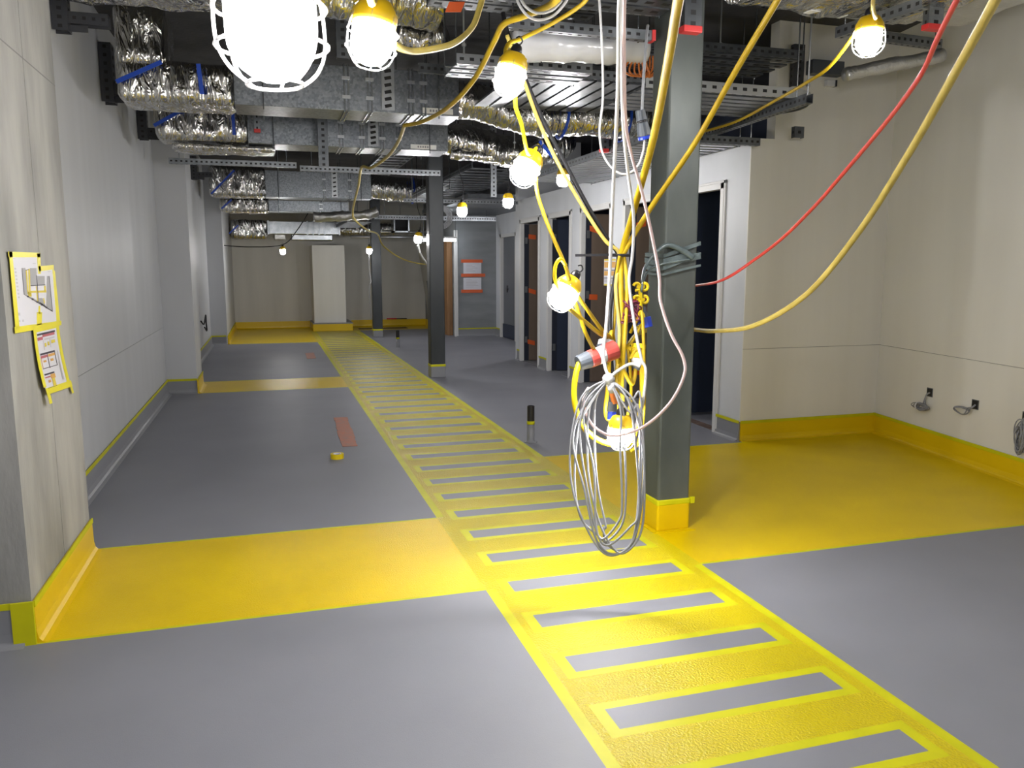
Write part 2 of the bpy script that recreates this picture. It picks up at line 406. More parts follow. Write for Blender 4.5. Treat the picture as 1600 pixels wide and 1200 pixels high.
cove('baseboard_right_grey', [(tuple(A0 + dW * 2.55), tuple(B0))], 'cove_grey')
# doors: frame, leaf, hinges
for i, (a, b) in enumerate(DOORS):
    d = bpy.data.objects.new('door_%d' % (i + 1), None); COL.objects.link(d); d.location = (3.88, (a + b) / 2, 0); d['_o'] = tuple(d.location); struct(d)
    fr = MB(); w = .055
    for s0, s1 in ((a, a + w), (b - w, b)): fr.box((3.86, s0, 0), (3.925, s1, HEAD), 'frame_white')
    fr.box((3.86, a, HEAD - w), (3.925, b, HEAD), 'frame_white')
    for s0, s1 in ((a - .02, a + .012), (b - .012, b + .02)): fr.box((3.864, s0, 0), (3.88, s1, HEAD + .02), 'frame_white')
    fr.box((3.864, a - .02, HEAD - .012), (3.88, b + .02, HEAD + .02), 'frame_white')
    fr.build('frame', d, bevel=.004)
    y1 = b - w
    st = MB().box((3.925, y1 - .012, .01), (4.0, y1 + .03, HEAD - w - .01), 'navy').build('door_edge', d); lf = st
    lm = 'leaf_brown' if i in (0, 2, 3) else 'navy_panel'
    if i != 4: lf = MB().box((4.0, y1 - .012, .01), (4.85, y1 + .03, HEAD - w - .01), lm).build('leaf', d)
    for z in (.35, 1.15, 1.92):
        MB().box((3.935, y1 - .018, z - .05), (3.975, y1 - .011, z + .05), 'strut_bright').build('hinge', st)
    if i in (0, 2, 3):
        for z in (.3, 1.12, 1.98):
            c = Vector((4.05 + random.uniform(-.02, .02), y1 - .014, z))
            MB().obox(c, Vector((.06, 0, random.uniform(-.02, .02))), Vector((0, .002, 0)), Vector((0, 0, .035)), 'orange_tape').build('orange_tape', lf)
    MB().box((3.9, a + w, .001), (4.0, b - w, .006), 'rubble' if i == 4 else 'cove_grey').build('threshold', d)
d = bpy.data.objects.new('door_6', None); COL.objects.link(d); d.location = (4.83, 16.13, 0); d['_o'] = tuple(d.location); struct(d)
fr = MB(); fr.box((4.80, 15.55, 0), (4.9, 15.62, 2.2), 'frame_white'); fr.box((4.80, 16.62, 0), (4.9, 16.72, 2.2), 'frame_white'); fr.box((4.80, 15.55, 2.13), (4.9, 16.72, 2.2), 'frame_white')
fr.build('frame', d, bevel=.004)
gl = MB().box((4.86, 15.62, .01), (4.9, 16.62, 2.13), 'door_grey').build('leaf', d)
hb = MB(); hb.box((4.85, 16.3, .98), (4.862, 16.36, 1.12), 'plastic_black'); hb.bar((4.83, 16.33, 1.05), (4.83, 16.2, 1.05), .02, .02, 'plastic_black'); hb.bar((4.86, 16.33, 1.05), (4.825, 16.33, 1.05), .02, .02, 'plastic_black'); hb.build('handle', gl)
MB().box((4.84, 15.62, .01), (4.859, 16.62, .3), 'navy_panel').build('kick_plate', gl)

# ================================================================== PILLARS AND COLUMNS
cp = thing('concrete_pillar', 'bare grey concrete pillar carrying the taped site plan, beside the white wall', 'pillar', (-1.3, 4.0, 0)); cp['kind'] = 'thing'
sy = AX(70, 500, -.96).y
p = MB(); ZP = ZC - .03
p.box((-1.25, 3.47, 0), (-.96, sy - .004, ZP), 'concrete'); p.box((-1.25, sy + .004, 0), (-.96, 4.57, ZP), 'concrete')
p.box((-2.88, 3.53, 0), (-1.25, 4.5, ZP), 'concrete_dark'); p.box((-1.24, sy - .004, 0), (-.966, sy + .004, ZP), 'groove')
p.build('shaft', cp)
zj = AX(60, 112, -.96).z; MB().box((-1.0, 3.47, zj - .003), (-.9594, 4.57, zj + .003), 'groove').build('formwork_joint', cp)
def upstand(name, a, b, m, parent, tape=True, tt='yellow_tape', z=.172):
    mb = MB(); a, b = Vector((*a, 0)), Vector((*b, 0)); t = (b - a); L = t.length; t.normalize(); n = Vector((t.y, -t.x, 0))
    prof = [(0, 0), (.05, 0), (.03, .006), (.018, .02), (.012, .05), (.010, z), (0, z)]
    vs = []
    for e in (a, b): vs += [e + n * d + Vector((0, 0, h)) for d, h in prof]
    k = len(prof); mb.raw(vs, [(i, (i + 1) % k, k + (i + 1) % k, k + i) for i in range(k)] + [tuple(range(k))[::-1], tuple(range(k, 2 * k))], m)
    if tape: mb.obox((a + b) / 2 + n * .012 + Vector((0, 0, z - .006)), t * L / 2, n * .003, Vector((0, 0, .013)), tt)
    return mb.build(name, parent)
upstand('painted_base', (-.96, 3.46), (-.96, 4.58), 'cove_yellow', cp)
upstand('grey_base', (-2.88, 3.47), (-.99, 3.47), 'cove_grey', cp)
MB().box((-1.03, 3.446, .0), (-.95, 3.458, .18), 'yellow_tape').build('corner_tape', cp)

def column(name, x0, y0, s, label, base, bz=.17):
    t = thing(name, label, 'column', (x0 + s / 2, y0 + s / 2, 0)); t['kind'] = 'thing'
    MB().box((x0, y0, 0), (x0 + s, y0 + s, ZC), 'column_steel' if base == 'cove_yellow' else 'column_dark').build('shaft', t, bevel=.012)
    e = .004
    pb = MB().box((x0 - e, y0 - e, 0), (x0 + s + e, y0 + s + e, bz), base).build('painted_base', t, bevel=.012)
    tb = MB().box((x0 - e - .002, y0 - e - .002, bz - .02), (x0 + s + e + .002, y0 + s + e + .002, bz + .018), 'yellow_tape')
    tb.build('tape_band', pb, bevel=.01)
    if base == 'cove_yellow':
        f = MB(); q = .03
        f.prism([(x0 - q, y0 - q), (x0 + s + q, y0 - q), (x0 + s + q, y0 + s + q), (x0 - q, y0 + s + q)], 0, .006, 'yellow_floor'); f.build('foot_fillet', t)
        MB().box((x0 + s + .005, y0 - .01, bz - .015), (x0 + s + .03, y0 + .004, bz + .022), 'yellow_tape').build('tape_tail', t)
    return t
column('steel_column', 2.075, 3.97, .2, 'nearest grey steel column wrapped in plastic film, with a yellow painted foot', 'cove_yellow')
column('steel_column', 2.09, 10.68, .2, 'dark steel column between ducts and walkway, grey foot with a yellow tape line', 'cove_grey')
column('steel_column', 2.15, 17.38, .2, 'farthest dark steel column, near the back wall, with plain grey foot', 'cove_grey', .16)
bx = thing('boxed_pillar', 'cream boxed-in pillar standing on a yellow plinth at the back wall', 'pillar', (1.4, 20, 0)); bx['kind'] = 'thing'
MB().box((1.03, 19.6, .19), (1.78, 20.69, 2.02), 'wall_cream').build('casing', bx, bevel=.004)
pl = MB().box((.99, 19.47, 0), (1.92, 20.69, .165), 'cove_yellow'); pl.build('plinth', bx, bevel=.006)
MB().box((.985, 19.465, .165), (1.925, 20.69, .19), 'cove_grey').build('plinth_top', bx, bevel=.004)

# ================================================================== SMALL THINGS ON THE FLOOR AND WALLS
def bollard(x, y, label, g):
    t = thing('pipe_stub', label, 'pipe', (x, y, 0)); 
    MB().lathe([(.06, 0), (.045, .004), (.036, .012), (.033, .03), (.033, .17)], (x, y, 0), 'cove_grey').build('grey_base', t, smooth=True)
    MB().lathe([(.0345, .165), (.0345, .195)], (x, y, 0), 'yellow_tape').build('tape_band', t, smooth=True)
    MB().lathe([(.032, .19), (.032, .335), (.027, .335), (.027, .3), (.0, .3)], (x, y, 0), 'plastic_black').build('black_sleeve', t)
    t.scale = (1, 1, .95); return t
bollard(2.13, 6.45, 'black capped pipe stub just off the walkway edge, nearer one', 'pipe stubs')
bollard(2.32, 15.1, 'black capped pipe stub beyond the second steel column, far one', 'pipe stubs')
tp = AZ(527, 716, 0)
t = thing('tape_roll', 'small yellow tape roll lying on the grey floor', 'tape roll', tp)
MB().lathe([(.03, 0), (.052, 0), (.052, .038), (.03, .038), (.03, 0)], tp, 'yellow_bright', n=28).build('tape', t)
MB().lathe([(.026, .001), (.0305, .001), (.0305, .0385), (.026, .0385), (.026, .001)], tp, 'paper', n=28).build('core', t)
mk = MB(); mk.obox(tp + Vector((0, -.041, .0388)), (.012, 0, 0), (0, .004, 0), (0, 0, .0004), 'ink_dark'); mk.build('print', t)
def patch(name, quad, label):
    mb = MB(); q = [AZ(x, y, 0) for x, y in quad]; n = 8
    L = [q[0].lerp(q[3], i / n) for i in range(n + 1)]; Rr = [q[1].lerp(q[2], i / n) for i in range(n + 1)]
    for i in range(n):
        j = [Vector((random.uniform(-.008, .008), 0, 0)) for _ in range(2)]
        a, b, c, d_ = L[i] + j[0], Rr[i] + j[1], Rr[i + 1] - j[0], L[i + 1] - j[1]
        up = Vector((0, 0, .003))
        mb.raw([a, b, c, d_, a + up, b + up, c + up, d_ + up], [(0, 3, 2, 1), (4, 5, 6, 7), (0, 1, 5, 4), (1, 2, 6, 5), (2, 3, 7, 6), (3, 0, 4, 7)], 'orange_floor')
    return tag(mb.build(name), label, 'floor marking')
patch('floor_tape_patch', [(521, 653), (543, 652), (559, 697), (534, 698)], 'long worn orange tape patch on the grey floor behind the yellow tape roll')
patch('floor_tape_patch', [(477, 552), (490, 551), (494, 560), (480, 561)], 'small faded orange tape patch on the far grey floor bay')
# site plan on the pillar, drawn as ink laid on two taped sheets
PX = -.952
def on(x, y, d=0): return AX(x, y, PX + d)
def sheet(mb, quad, d, m, th=.0012):
    q = [on(x, y, d) for x, y in quad]; o = Vector((-th, 0, 0))
    mb.raw(q + [v + o for v in q], [(0, 1, 2, 3), (7, 6, 5, 4), (0, 4, 5, 1), (1, 5, 6, 2), (2, 6, 7, 3), (3, 7, 4, 0)], m)
sp = thing('site_plan', 'white floor plan sheets in a yellow tape border on the concrete pillar, upper notice', 'poster', on(50, 450))
b_ = MB(); sheet(b_, [(16, 396), (61, 398), (63, 512), (26, 514)], 0, 'paper'); sheet(b_, [(60, 418), (84, 421), (91, 503), (62, 510)], 0.0003, 'paper'); b_.build('paper', sp)
tpb = MB()
for q in ([(13, 393), (63, 395), (63, 402), (14, 402)], [(14, 393), (19, 393), (31, 516), (25, 518)], [(23, 511), (96, 501), (96, 508), (24, 521)],
          [(58, 396), (63, 396), (64, 428), (60, 428)], [(60, 416), (84, 414), (84, 421), (61, 424)], [(82, 418), (86, 424), (94, 503), (89, 505)], [(58, 488), (66, 488), (65, 512), (58, 512)], [(61, 478), (63, 478), (63, 490), (60, 490)]):
    sheet(tpb, q, .0012, 'paper_tape')
tpb.build('tape_border', sp)
ink = MB()
def pt(x, y): return (x * 120 / 1029, 380 + y * 140 / 1200)
def inkq(mb, quad, m, d=.0008): sheet(mb, [pt(*q) for q in quad], d, m, .0003)
inkq(ink, [(293, 333), (340, 330), (370, 690), (325, 690)], 'ink_mid'); inkq(ink, [(400, 333), (488, 333), (500, 560), (412, 570)], 'ink_mid')
inkq(ink, [(500, 440), (598, 440), (600, 560), (505, 560)], 'ink_mid'); inkq(ink, [(630, 440), (662, 440), (705, 920), (620, 860)], 'ink_mid')
inkq(ink, [(325, 690), (360, 690), (560, 800), (705, 920)], 'ink_mid'); inkq(ink, [(520, 735), (570, 735), (620, 860), (530, 800)], 'ink_mid')
inkq(ink, [(345, 360), (362, 360), (385, 690), (368, 680)], 'ink_yellow', .001); inkq(ink, [(380, 345), (400, 345), (412, 700), (390, 700)], 'ink_yellow', .001)
inkq(ink, [(372, 650), (420, 645), (425, 715), (380, 715)], 'ink_yellow', .001); inkq(ink, [(410, 640), (620, 630), (622, 660), (412, 665)], 'ink_yellow', .001)
inkq(ink, [(480, 575), (490, 575), (515, 790), (500, 785)], 'ink_yellow', .001); inkq(ink, [(590, 570), (612, 570), (616, 640), (594, 640)], 'ink_yellow', .001); inkq(ink, [(578, 735), (592, 735), (605, 800), (590, 810)], 'ink_yellow', .001)
for q in ([(410, 565), (605, 552), (606, 562), (412, 576)], [(325, 688), (335, 690), (705, 905), (708, 922)], [(488, 430), (495, 430), (520, 790), (513, 790)], [(658, 440), (664, 440), (708, 915), (700, 910)], [(293, 333), (297, 333), (328, 690), (322, 690)], [(345, 358), (385, 350), (386, 358), (346, 366)]):
    inkq(ink, q, 'ink_dark', .0012)
for k in range(5):
    x, y = 375 + 62 * k, 715 + 37 * k; inkq(ink, [(x - 12, y - 14), (x + 14, y - 10), (x + 14, y + 12), (x - 12, y + 8)], 'ink_dark', .0014)
for k in range(9): inkq(ink, [(195 + k * 6, 330 + k * 48), (215 + k * 6, 330 + k * 48), (217 + k * 6, 352 + k * 48), (198 + k * 6, 352 + k * 48)], 'ink_light')
for q in ([(440, 268), (480, 268), (480, 276), (440, 276)], [(640, 378), (680, 376), (680, 384), (640, 386)], [(175, 203), (200, 203), (200, 210), (175, 210)], [(245, 930), (270, 930), (272, 970), (247, 970)], [(248, 1030), (272, 1030), (274, 1055), (250, 1055)], [(300, 1025), (320, 1022), (322, 1050), (302, 1054)]): inkq(ink, q, 'ink_light')
ink.build('print', sp)
# lower notice, curling off the wall towards its foot
nt = thing('safety_notice', 'curling notice with red and orange panels taped in yellow below the site plan', 'poster', on(80, 560))
def curl(u, v):       # u across 0..1, v down 0..1 -> point
    a = (54 + (72 - 54) * max(v, 0) ** 1.1 - 2 * math.sin(math.pi * v), 515 + (612 - 515) * v); b = (90 + (108 - 90) * max(v, 0) ** 1.4, 507 + (600 - 507) * v)
    x, y = a[0] + (b[0] - a[0]) * u, a[1] + (b[1] - a[1]) * u
    q = on(x, y); return EYE + (q - EYE) * (1 - .012 * v * v * (1 - u) - .002)
def curled(mb, u0, u1, v0, v1, m, lift=0, nu=6, nv=10):
    vs = [curl(u0 + (u1 - u0) * i / nu, v0 + (v1 - v0) * j / nv) + Vector((lift, 0, 0)) for j in range(nv + 1) for i in range(nu + 1)]
    k = len(vs); o = Vector((-.0008, 0, 0)); W_ = nu + 1
    fs = [(j * W_ + i, (j + 1) * W_ + i, (j + 1) * W_ + i + 1, j * W_ + i + 1) for j in range(nv) for i in range(nu)]
    mb.raw(vs + [v + o for v in vs], [f[::-1] for f in fs] + [tuple(k + i for i in f) for f in fs], m)
c_ = MB(); curled(c_, 0, 1, 0, 1, 'paper'); c_.build('paper', nt)
tb_ = MB(); curled(tb_, -.06, 1.06, -.06, .05, 'paper_tape', .001); curled(tb_, -.06, .06, 0, .93, 'paper_tape', .001); curled(tb_, .93, 1.05, 0, 1, 'paper_tape', .001); curled(tb_, 0, 1.1, .95, 1.05, 'paper_tape', .0015); curled(tb_, 0, .12, .98, 1.2, 'paper_tape', .002); curled(tb_, 1.0, 1.08, .95, 1.16, 'paper_tape', .002); tb_.build('tape_border', nt)
k_ = MB()
for u0, u1, v0, v1, m_ in ((.08, .85, .08, .11, 'ink_dark'), (.3, .82, .11, .15, 'ink_red'), (.08, .3, .14, .19, 'ink_red'), (.1, .72, .40, .43, 'ink_dark'), (.1, .38, .44, .48, 'ink_red'), (.42, .7, .44, .48, 'ink_orange'), (.1, .12, .48, .64, 'ink_orange'), (.38, .4, .43, .66, 'ink_dark'), (.7, .72, .43, .64, 'ink_dark'), (.1, .72, .64, .65, 'ink_dark'),
                            (.1, .52, .73, .755, 'ink_dark'), (.34, .53, .76, .83, 'ink_orange'), (.36, .48, .83, .95, 'ink_yellow'), (.1, .32, .78, .80, 'ink_red'), (.1, .5, .955, .962, 'ink_dark'), (.2, .3, .84, .88, 'ink_orange'),
                            (.18, .3, .52, .55, 'ink_orange'), (.48, .6, .52, .56, 'ink_orange'), (.35, .42, .25, .31, 'ink_yellow'), (.48, .55, .24, .3, 'ink_yellow'), (.64, .8, .23, .28, 'ink_yellow'), (.3, .32, .2, .36, 'ink_light'), (.58, .6, .18, .34, 'ink_light'), (.36, .8, .18, .2, 'ink_light'),
                            (.82, .85, .42, .9, 'ink_light'), (.78, .8, .6, .9, 'ink_light')): curled(k_, u0, u1, v0, v1, m_, .0016, 3, 3)
k_.build('print', nt)
# two sheets in orange tape on the concrete block
def notice(y0, y1, label, top, bottom):
    yb = 17.085; a = AY(724, y0, yb); c = AY(752, y1, yb)
    t = thing('taped_notice', label, 'notice', ((a.x + c.x) / 2, yb, c.z))
    MB().box((a.x, yb - .001, c.z), (c.x, yb + .002, a.z), 'paper').build('paper', t)
    for z, e in top: MB().box((a.x - .05, yb - .004, z - .035), (c.x + .03 + e, yb - .001, z + .035), 'orange_tape').build('orange_tape', t)
    ib = MB(); h = a.z - c.z
    for k in range(6): ib.box((a.x + .06, yb - .0016, a.z - h * (.18 + .12 * k)), (a.x + .06 + random.uniform(.12, .3), yb - .001, a.z - h * (.18 + .12 * k) + .012), 'ink_light')
    ib.build('print', t)
zt = [AY(735, y, 17.085).z for y in (408, 430, 455)]
notice(409, 428, 'upper white sheet in orange tape on the concrete block by the lobby', [(zt[0], 0)], None)
notice(434, 453, 'lower white sheet between two orange tape strips on the concrete block', [(zt[1], .06), (zt[2], 0)], None)
# small leaflet on the wall between two doors
q0 = AX(944, 405, 3.85); q1 = AX(962, 447, 3.85)
t = thing('wall_leaflet', 'small yellow edged leaflet on the wall between two doorways behind the cable bundle', 'notice', (3.85, (q0.y + q1.y) / 2, q1.z))
y0, y1 = min(q0.y, q1.y), max(q0.y, q1.y)
MB().box((3.85, y0, q1.z), (3.856, y1, q0.z), 'paper').build('paper', t)
ib = MB(); h = q0.z - q1.z
for f0, f1, m_ in ((0, .06, 'ink_yellow'), (.94, 1, 'ink_yellow'), (.1, .32, 'ink_orange'), (.4, .43, 'ink_dark'), (.45, .62, 'ink_orange'), (.7, .73, 'ink_dark'), (.76, .88, 'ink_light')): ib.box((3.8485, y0 + .01, q0.z - h * f1), (3.85, y1 - .01, q0.z - h * f0), m_)
ib.build('print', t)
# socket boxes with coiled tails on the slanted wall
P0 = Vector((A0.x, A0.y, 0)); tW = Vector((dW.x, dW.y, 0))
def onwall(x, y, off=0): return AP(x, y, P0 + nW * off, nW)
def loops(mb, c, a, b, n, r, m, nrm, seed, jit=.3, pts=26):
    rnd = random.Random(seed)
    for i in range(n):
        P = []; ja = 1 + rnd.uniform(-jit, jit); jb = 1 + rnd.uniform(-jit, jit); ph = rnd.uniform(0, 6.28); off = nrm * rnd.uniform(0, .03); dc = a * rnd.uniform(-.2, .2) + b * rnd.uniform(-.2, .2)
        for k in range(pts):
            q = 2 * math.pi * k / pts
            P.append(c + dc + off + a * ja * math.cos(q) + b * jb * math.sin(q) + nrm * .012 * math.sin(2 * q + ph))
        mb.tube(P, r, m, 6, closed=True)
for i, (hx, hy, bx_, by_, lab, w_, h_) in enumerate(((1453, 613, 1442, 635, 'wall hole with a tight tied bundle of grey cable, by the recess corner', .075, .022),
                                           (1524, 632, 1506, 642, 'wall hole with a loose open loop of grey cable, middle of three', .07, .025),
                                           (1604, 652, 1597, 685, 'hanging hank of grey cable at the photo edge on the cream wall', .035, .1))):
    c = onwall(hx, hy, .001); u = tW; v = Vector((0, 0, 1))
    t = thing('cable_outlet', lab, 'outlet', c, 'cable outlets on the slanted wall')
    b_ = MB()
    b_.obox(c, u * .036, v * .036, nW * .004, 'galv_dark'); b_.obox(c + nW * .0045, u * .029, v * .029, nW * .001, 'hole'); b_.build('box', t)
    l_ = MB(); e = onwall(bx_, by_, .03)
    n_ = (9, 3, 12)[i]
    loops(l_, e, u * w_, v * h_, n_, .0042, 'grey_cable', nW, 5 + i)
    l_.tube(spline([c, c + nW * .03 - v * .02, e + v * h_ * .8 - u * .0]), .005, 'grey_cable', 6)
    l_.tube(spline([c + u * .01, c + nW * .035 - v * .03, e + v * h_ * .5 + u * w_ * .4]), .005, 'grey_cable', 6)
    l_.build('cable_tail', t, smooth=True)
    if i == 0:
        z = MB(); z.tube([e + u * -.03 + v * .03 * math.cos(q) + nW * (.02 + .03 * math.sin(q)) for q in [k * 6.283 / 14 for k in range(14)]], .006, 'white_cable', 6, True); z.build('tie', t)
l_ = MB(); c = Vector((-1.09, 14.2, .62))
l_.tube(spline([c, c + Vector((.04, .1, -.06)), c + Vector((.06, .3, .08)), c + Vector((.05, .45, -.05)), c + Vector((.05, .5, -.2)), c + Vector((.04, .2, -.12))]), .012, 'black_cable', 6)
tag(l_.build('cable_tail', smooth=True), 'short black cable squiggle out of the white wall in the left alcove', 'cable')
# far corner: leaning boards, timber, red tool on the ledge, floor gap
t = MB(); t.obox((3.70, 19.0, 1.02), (.02, 0, .10), (0, .5, 0), (-.14, 0, .95), 'board'); tag(t.build('leaning_board'), 'pale sheet board leaning on the concrete block side, behind the second column', 'board')
t = MB(); t.obox((3.62, 18.2, .62), (.015, 0, .01), (0, .3, 0), (-.07, 0, .58), 'navy'); tag(t.build('dark_sheet'), 'dark narrow sheet leaning in front of the pale board', 'board')
t = MB(); t.box((3.79, 17.4, .001), (3.91, 17.75, 2.15), 'timber'); tag(t.build('timber_plank', bevel=.004), 'brown timber plank upright against the concrete block', 'plank')
t = thing('hand_tool', 'small red and black tool lying on the yellow ledge at the back wall', 'tool', (3.1, 20.66, .175))
MB().box((2.9, 20.64, .173), (3.15, 20.69, .205), 'red_cap').build('body', t, bevel=.006); MB().tube([(3.15, 20.665, .188), (3.42, 20.665, .186)], .012, 'plastic_black').build('shaft', t)
MB().box((2.1, 19.75, .001), (3.3, 20.1, .004), 'rubble').build('floor_gap')  # floor gap drawn as a thin brown sheet lying on the floor
tag(bpy.data.objects['floor_gap'], 'brown gap in the yellow floor, laid as thin sheet, near the back wall', 'plate')

# ================================================================== DUCTS
def galv_duct(x0, x1, y0, y1, z0, z1, label, ribs, strip, lab, seed=0):
    t = thing('galvanised_duct', label, 'duct', ((x0 + x1) / 2, (y0 + y1) / 2, z0))
    MB().box((x0, y0, z0), (x1, y1, z1), 'galv').build('body', t, bevel=.004)
    for k in (.12, .9):
        for yy in (y0 - .03, y1 + .03): MB().tube([(x0 + (x1 - x0) * k, yy, z0 - .03), (x0 + (x1 - x0) * k, yy, ZC)], .005, 'galv_plain', 6).build('hanger_rod', t)
    for x in ribs:
        r_ = MB()
        for dx in (0, .03): r_.box((x + dx, y0 - .012, z0 - .012), (x + dx + .012, y1 + .012, z1 + .012), 'galv_plain')
        fl = r_.build('flange', t, bevel=.002)
        for zz in (z0 + (z1 - z0) * .3, z0 + (z1 - z0) * .72): MB().box((x - .012, y0 - .02, zz - .012), (x + .05, y0 - .012, zz + .012), 'strut_bright').build('clamp', fl)
    if strip:
        s_ = MB().box((strip - .05, y0 - .016, z0 + .02), (strip + .05, y0 - .004, z1 + .05), 'strut_bright')
        n = 6
        for k in range(n):
            zz = z0 + .05 + (z1 - z0 - .07) * k / (n - 1)
            s_.obox((strip, y0 - .0165, zz), (.026, 0, .006), (0, .0008, 0), (-.003, 0, .012), 'hole')
        s_.build('slotted_strip', t)
    if lab:
        l_ = MB().box((lab, y0 - .003, z0 + .012), (lab + .26, y0 + .001, z0 + .055), 'label')
        for k in range(5): l_.box((lab + .07 + .024 * k, y0 - .0035, z0 + .025), (lab + .084 + .024 * k, y0 - .003, z0 + .043), 'ink_grey')
        l_.build('white_label', t)
    return t
def blue(mb, a, b, w, nrm, m='blue_tape'):
    a, b = Vector(a), Vector(b); mb.bar(a, b, .004, w, m, up=Vector(nrm).cross(b - a).normalized() if True else (0, 0, 1))
# first cross run
Y1 = 6.5
galv_duct(-.18, 1.53, Y1, Y1 + .42, 2.70, 3.03, 'nearest galvanised cross duct, spangled, with slotted strip and white label', [.62, .80, 1.12, 1.22], .96, 1.22)
t = thing('insulated_duct', 'crinkled foil duct with blue tape strips, nearest of those along the left wall', 'duct', (-.6, Y1 + .2, 2.69))
foil_box(MB(), (-.97, Y1 - .02, 2.69), (-.17, Y1 + .44, 2.98), seed=1).build('foil_wrap', t, smooth=True)
foil_box(MB(), (-.97, Y1 - .03, 2.93), (-.62, Y1 + .44, 3.36), seed=2, amp=.02).build('riser_wrap', t, smooth=True)
a_ = MB(); a_.bar((-.965, Y1 - .048, 2.80), (-.66, Y1 - .05, 2.955), .004, .03, 'blue_tape', up=(0, 0, 1)); a_.build('blue_tape', t)
a_ = MB(); a_.bar((-.40, Y1 - .046, 2.75), (-.415, Y1 - .046, 2.96), .004, .03, 'blue_tape', up=(1, 0, 0)); a_.build('blue_tape', t)
t = thing('flexible_duct', 'sagging foil flexible duct with blue tape, right of the nearest galvanised duct', 'duct', (2.2, Y1 + .2, 2.6))
f_ = MB(); foil_tube(f_, [(1.53, Y1 + .2, 2.87), (1.75, Y1 + .2, 2.86), (2.0, Y1 + .15, 2.78), (2.25, Y1 + .05, 2.73), (2.6, Y1, 2.74), (2.95, Y1, 2.73), (3.2, Y1 + .1, 2.75)], .145, seed=4); f_.build('foil_sleeve', t, smooth=True)
for x, z in ((2.42, 2.735), (2.98, 2.73)):
    a_ = MB(); a_.tube([(x + .02 * math.cos(q), Y1 + .02 + .162 * math.sin(q), z + .162 * math.cos(q)) for q in [k * 6.283 / 20 for k in range(20)]], .012, 'blue_tape', 6, True); a_.build('blue_tape', t)
# second cross run
Y2 = 8.15
galv_duct(-.12, 1.80, Y2, Y2 + .42, 2.66, 2.98, 'second galvanised cross duct, behind the nearest one, ending above the column', [.72, .92, 1.12, 1.28], 1.05, 1.42)
t = thing('insulated_duct', 'second crinkled foil duct from the front, with ragged wrap hanging under it', 'duct', (-.5, Y2 + .2, 2.6))
foil_box(MB(), (-.93, Y2 - .02, 2.67), (-.11, Y2 + .44, 3.0), seed=7).build('foil_wrap', t, smooth=True)
foil_box(MB(), (-.80, Y2 + .1, 2.60), (.12, Y2 + .5, 2.65), seed=8, r=.03, amp=.02).build('hanging_wrap', t, smooth=True)
a_ = MB(); a_.bar((-.925, Y2 - .05, 2.77), (-.60, Y2 - .05, 2.97), .004, .03, 'blue_tape', up=(0, 0, 1)); a_.build('blue_tape', t)
a_ = MB(); a_.bar((-.24, Y2 - .047, 2.72), (-.245, Y2 - .047, 2.95), .004, .028, 'blue_tape', up=(1, 0, 0)); a_.build('blue_tape', t)
t = thing('flexible_duct', 'sagging foil flexible duct in front of the second steel column', 'duct', (2.3, Y2 + .2, 2.5))
f_ = MB(); foil_tube(f_, [(1.8, Y2 + .2, 2.82), (2.05, Y2 + .2, 2.8), (2.3, Y2 + .15, 2.74), (2.5, Y2 + .05, 2.68), (2.75, Y2, 2.7), (3.0, Y2, 2.78), (3.1, Y2 + .3, 2.9)], .16, seed=9, amp=.022); f_.build('foil_sleeve', t, smooth=True)
f_ = MB(); foil_tube(f_, [(1.85, Y2 + .1, 2.65), (2.2, Y2 + .1, 2.64), (2.5, Y2 + .05, 2.60), (2.7, Y2, 2.66)], .06, seed=19, amp=.02); f_.build('lower_sleeve', t, smooth=True)
a_ = MB(); a_.bar((2.72, Y2 - .17, 2.78), (2.86, Y2 - .18, 2.62), .004, .035, 'blue_tape'); a_.build('blue_tape', t)
# third, fourth and fifth runs
Y3 = 14.8; g = lambda px, py, Y: AY(px, py, Y).x
z0, z1 = AY(480, 309, Y3).z, AY(480, 268, Y3).z
galv_duct(g(415, 300, Y3), g(580, 300, Y3), Y3, Y3 + .45, z0, z1, 'third galvanised cross duct, behind the perforated rail in mid ceiling', [g(505, 300, Y3), g(545, 300, Y3)], g(523, 300, Y3), None)
t = thing('insulated_duct', 'third crinkled foil duct with a long dark diagonal tape at its end', 'duct', (-.5, Y3 + .2, z0))
foil_box(MB(), (g(327, 300, Y3), Y3 - .02, z0 - .01), (g(416, 300, Y3), Y3 + .47, z1 + .05), seed=11, seg=.07, amp=.025).build('foil_wrap', t, smooth=True)
MB().tube([(-.6, Y3 + .22, z1), (-.6, Y3 + .22, ZC)], .006, 'galv_plain', 6).build('hanger_rod', t)
a_ = MB(); a_.bar(AY(330, 303, Y3 - .06), AY(366, 266, Y3 - .06), .004, .03, 'blue_tape'); a_.build('blue_tape', t)
t = thing('flexible_duct', 'foil flexible duct with a blue band, left of the second column top', 'duct', (2, Y3, z0))
f_ = MB(); foil_tube(f_, [(g(580, 295, Y3), Y3 + .2, (z0 + z1) / 2 + .02), (g(620, 298, Y3), Y3 + .2, (z0 + z1) / 2 - .02), (g(668, 300, Y3), Y3 + .2, (z0 + z1) / 2 - .04)], .22, seed=12, sub=16); f_.build('foil_sleeve', t, smooth=True)
x = g(647, 300, Y3); MB().tube([(x - .12, Y3 + .2, z1 - .1), (x - .12, Y3 + .2, ZC)], .006, 'galv_plain', 6).build('hanger_rod', t); a_ = MB(); a_.tube([(x, Y3 + .2 + .235 * math.sin(q), (z0 + z1) / 2 - .03 + .235 * math.cos(q)) for q in [k * 6.283 / 20 for k in range(20)]], .014, 'blue_tape', 6, True); a_.build('blue_tape', t)
Y4 = 15.7; z0, z1 = AY(480, 331, Y4).z, AY(480, 314, Y4).z
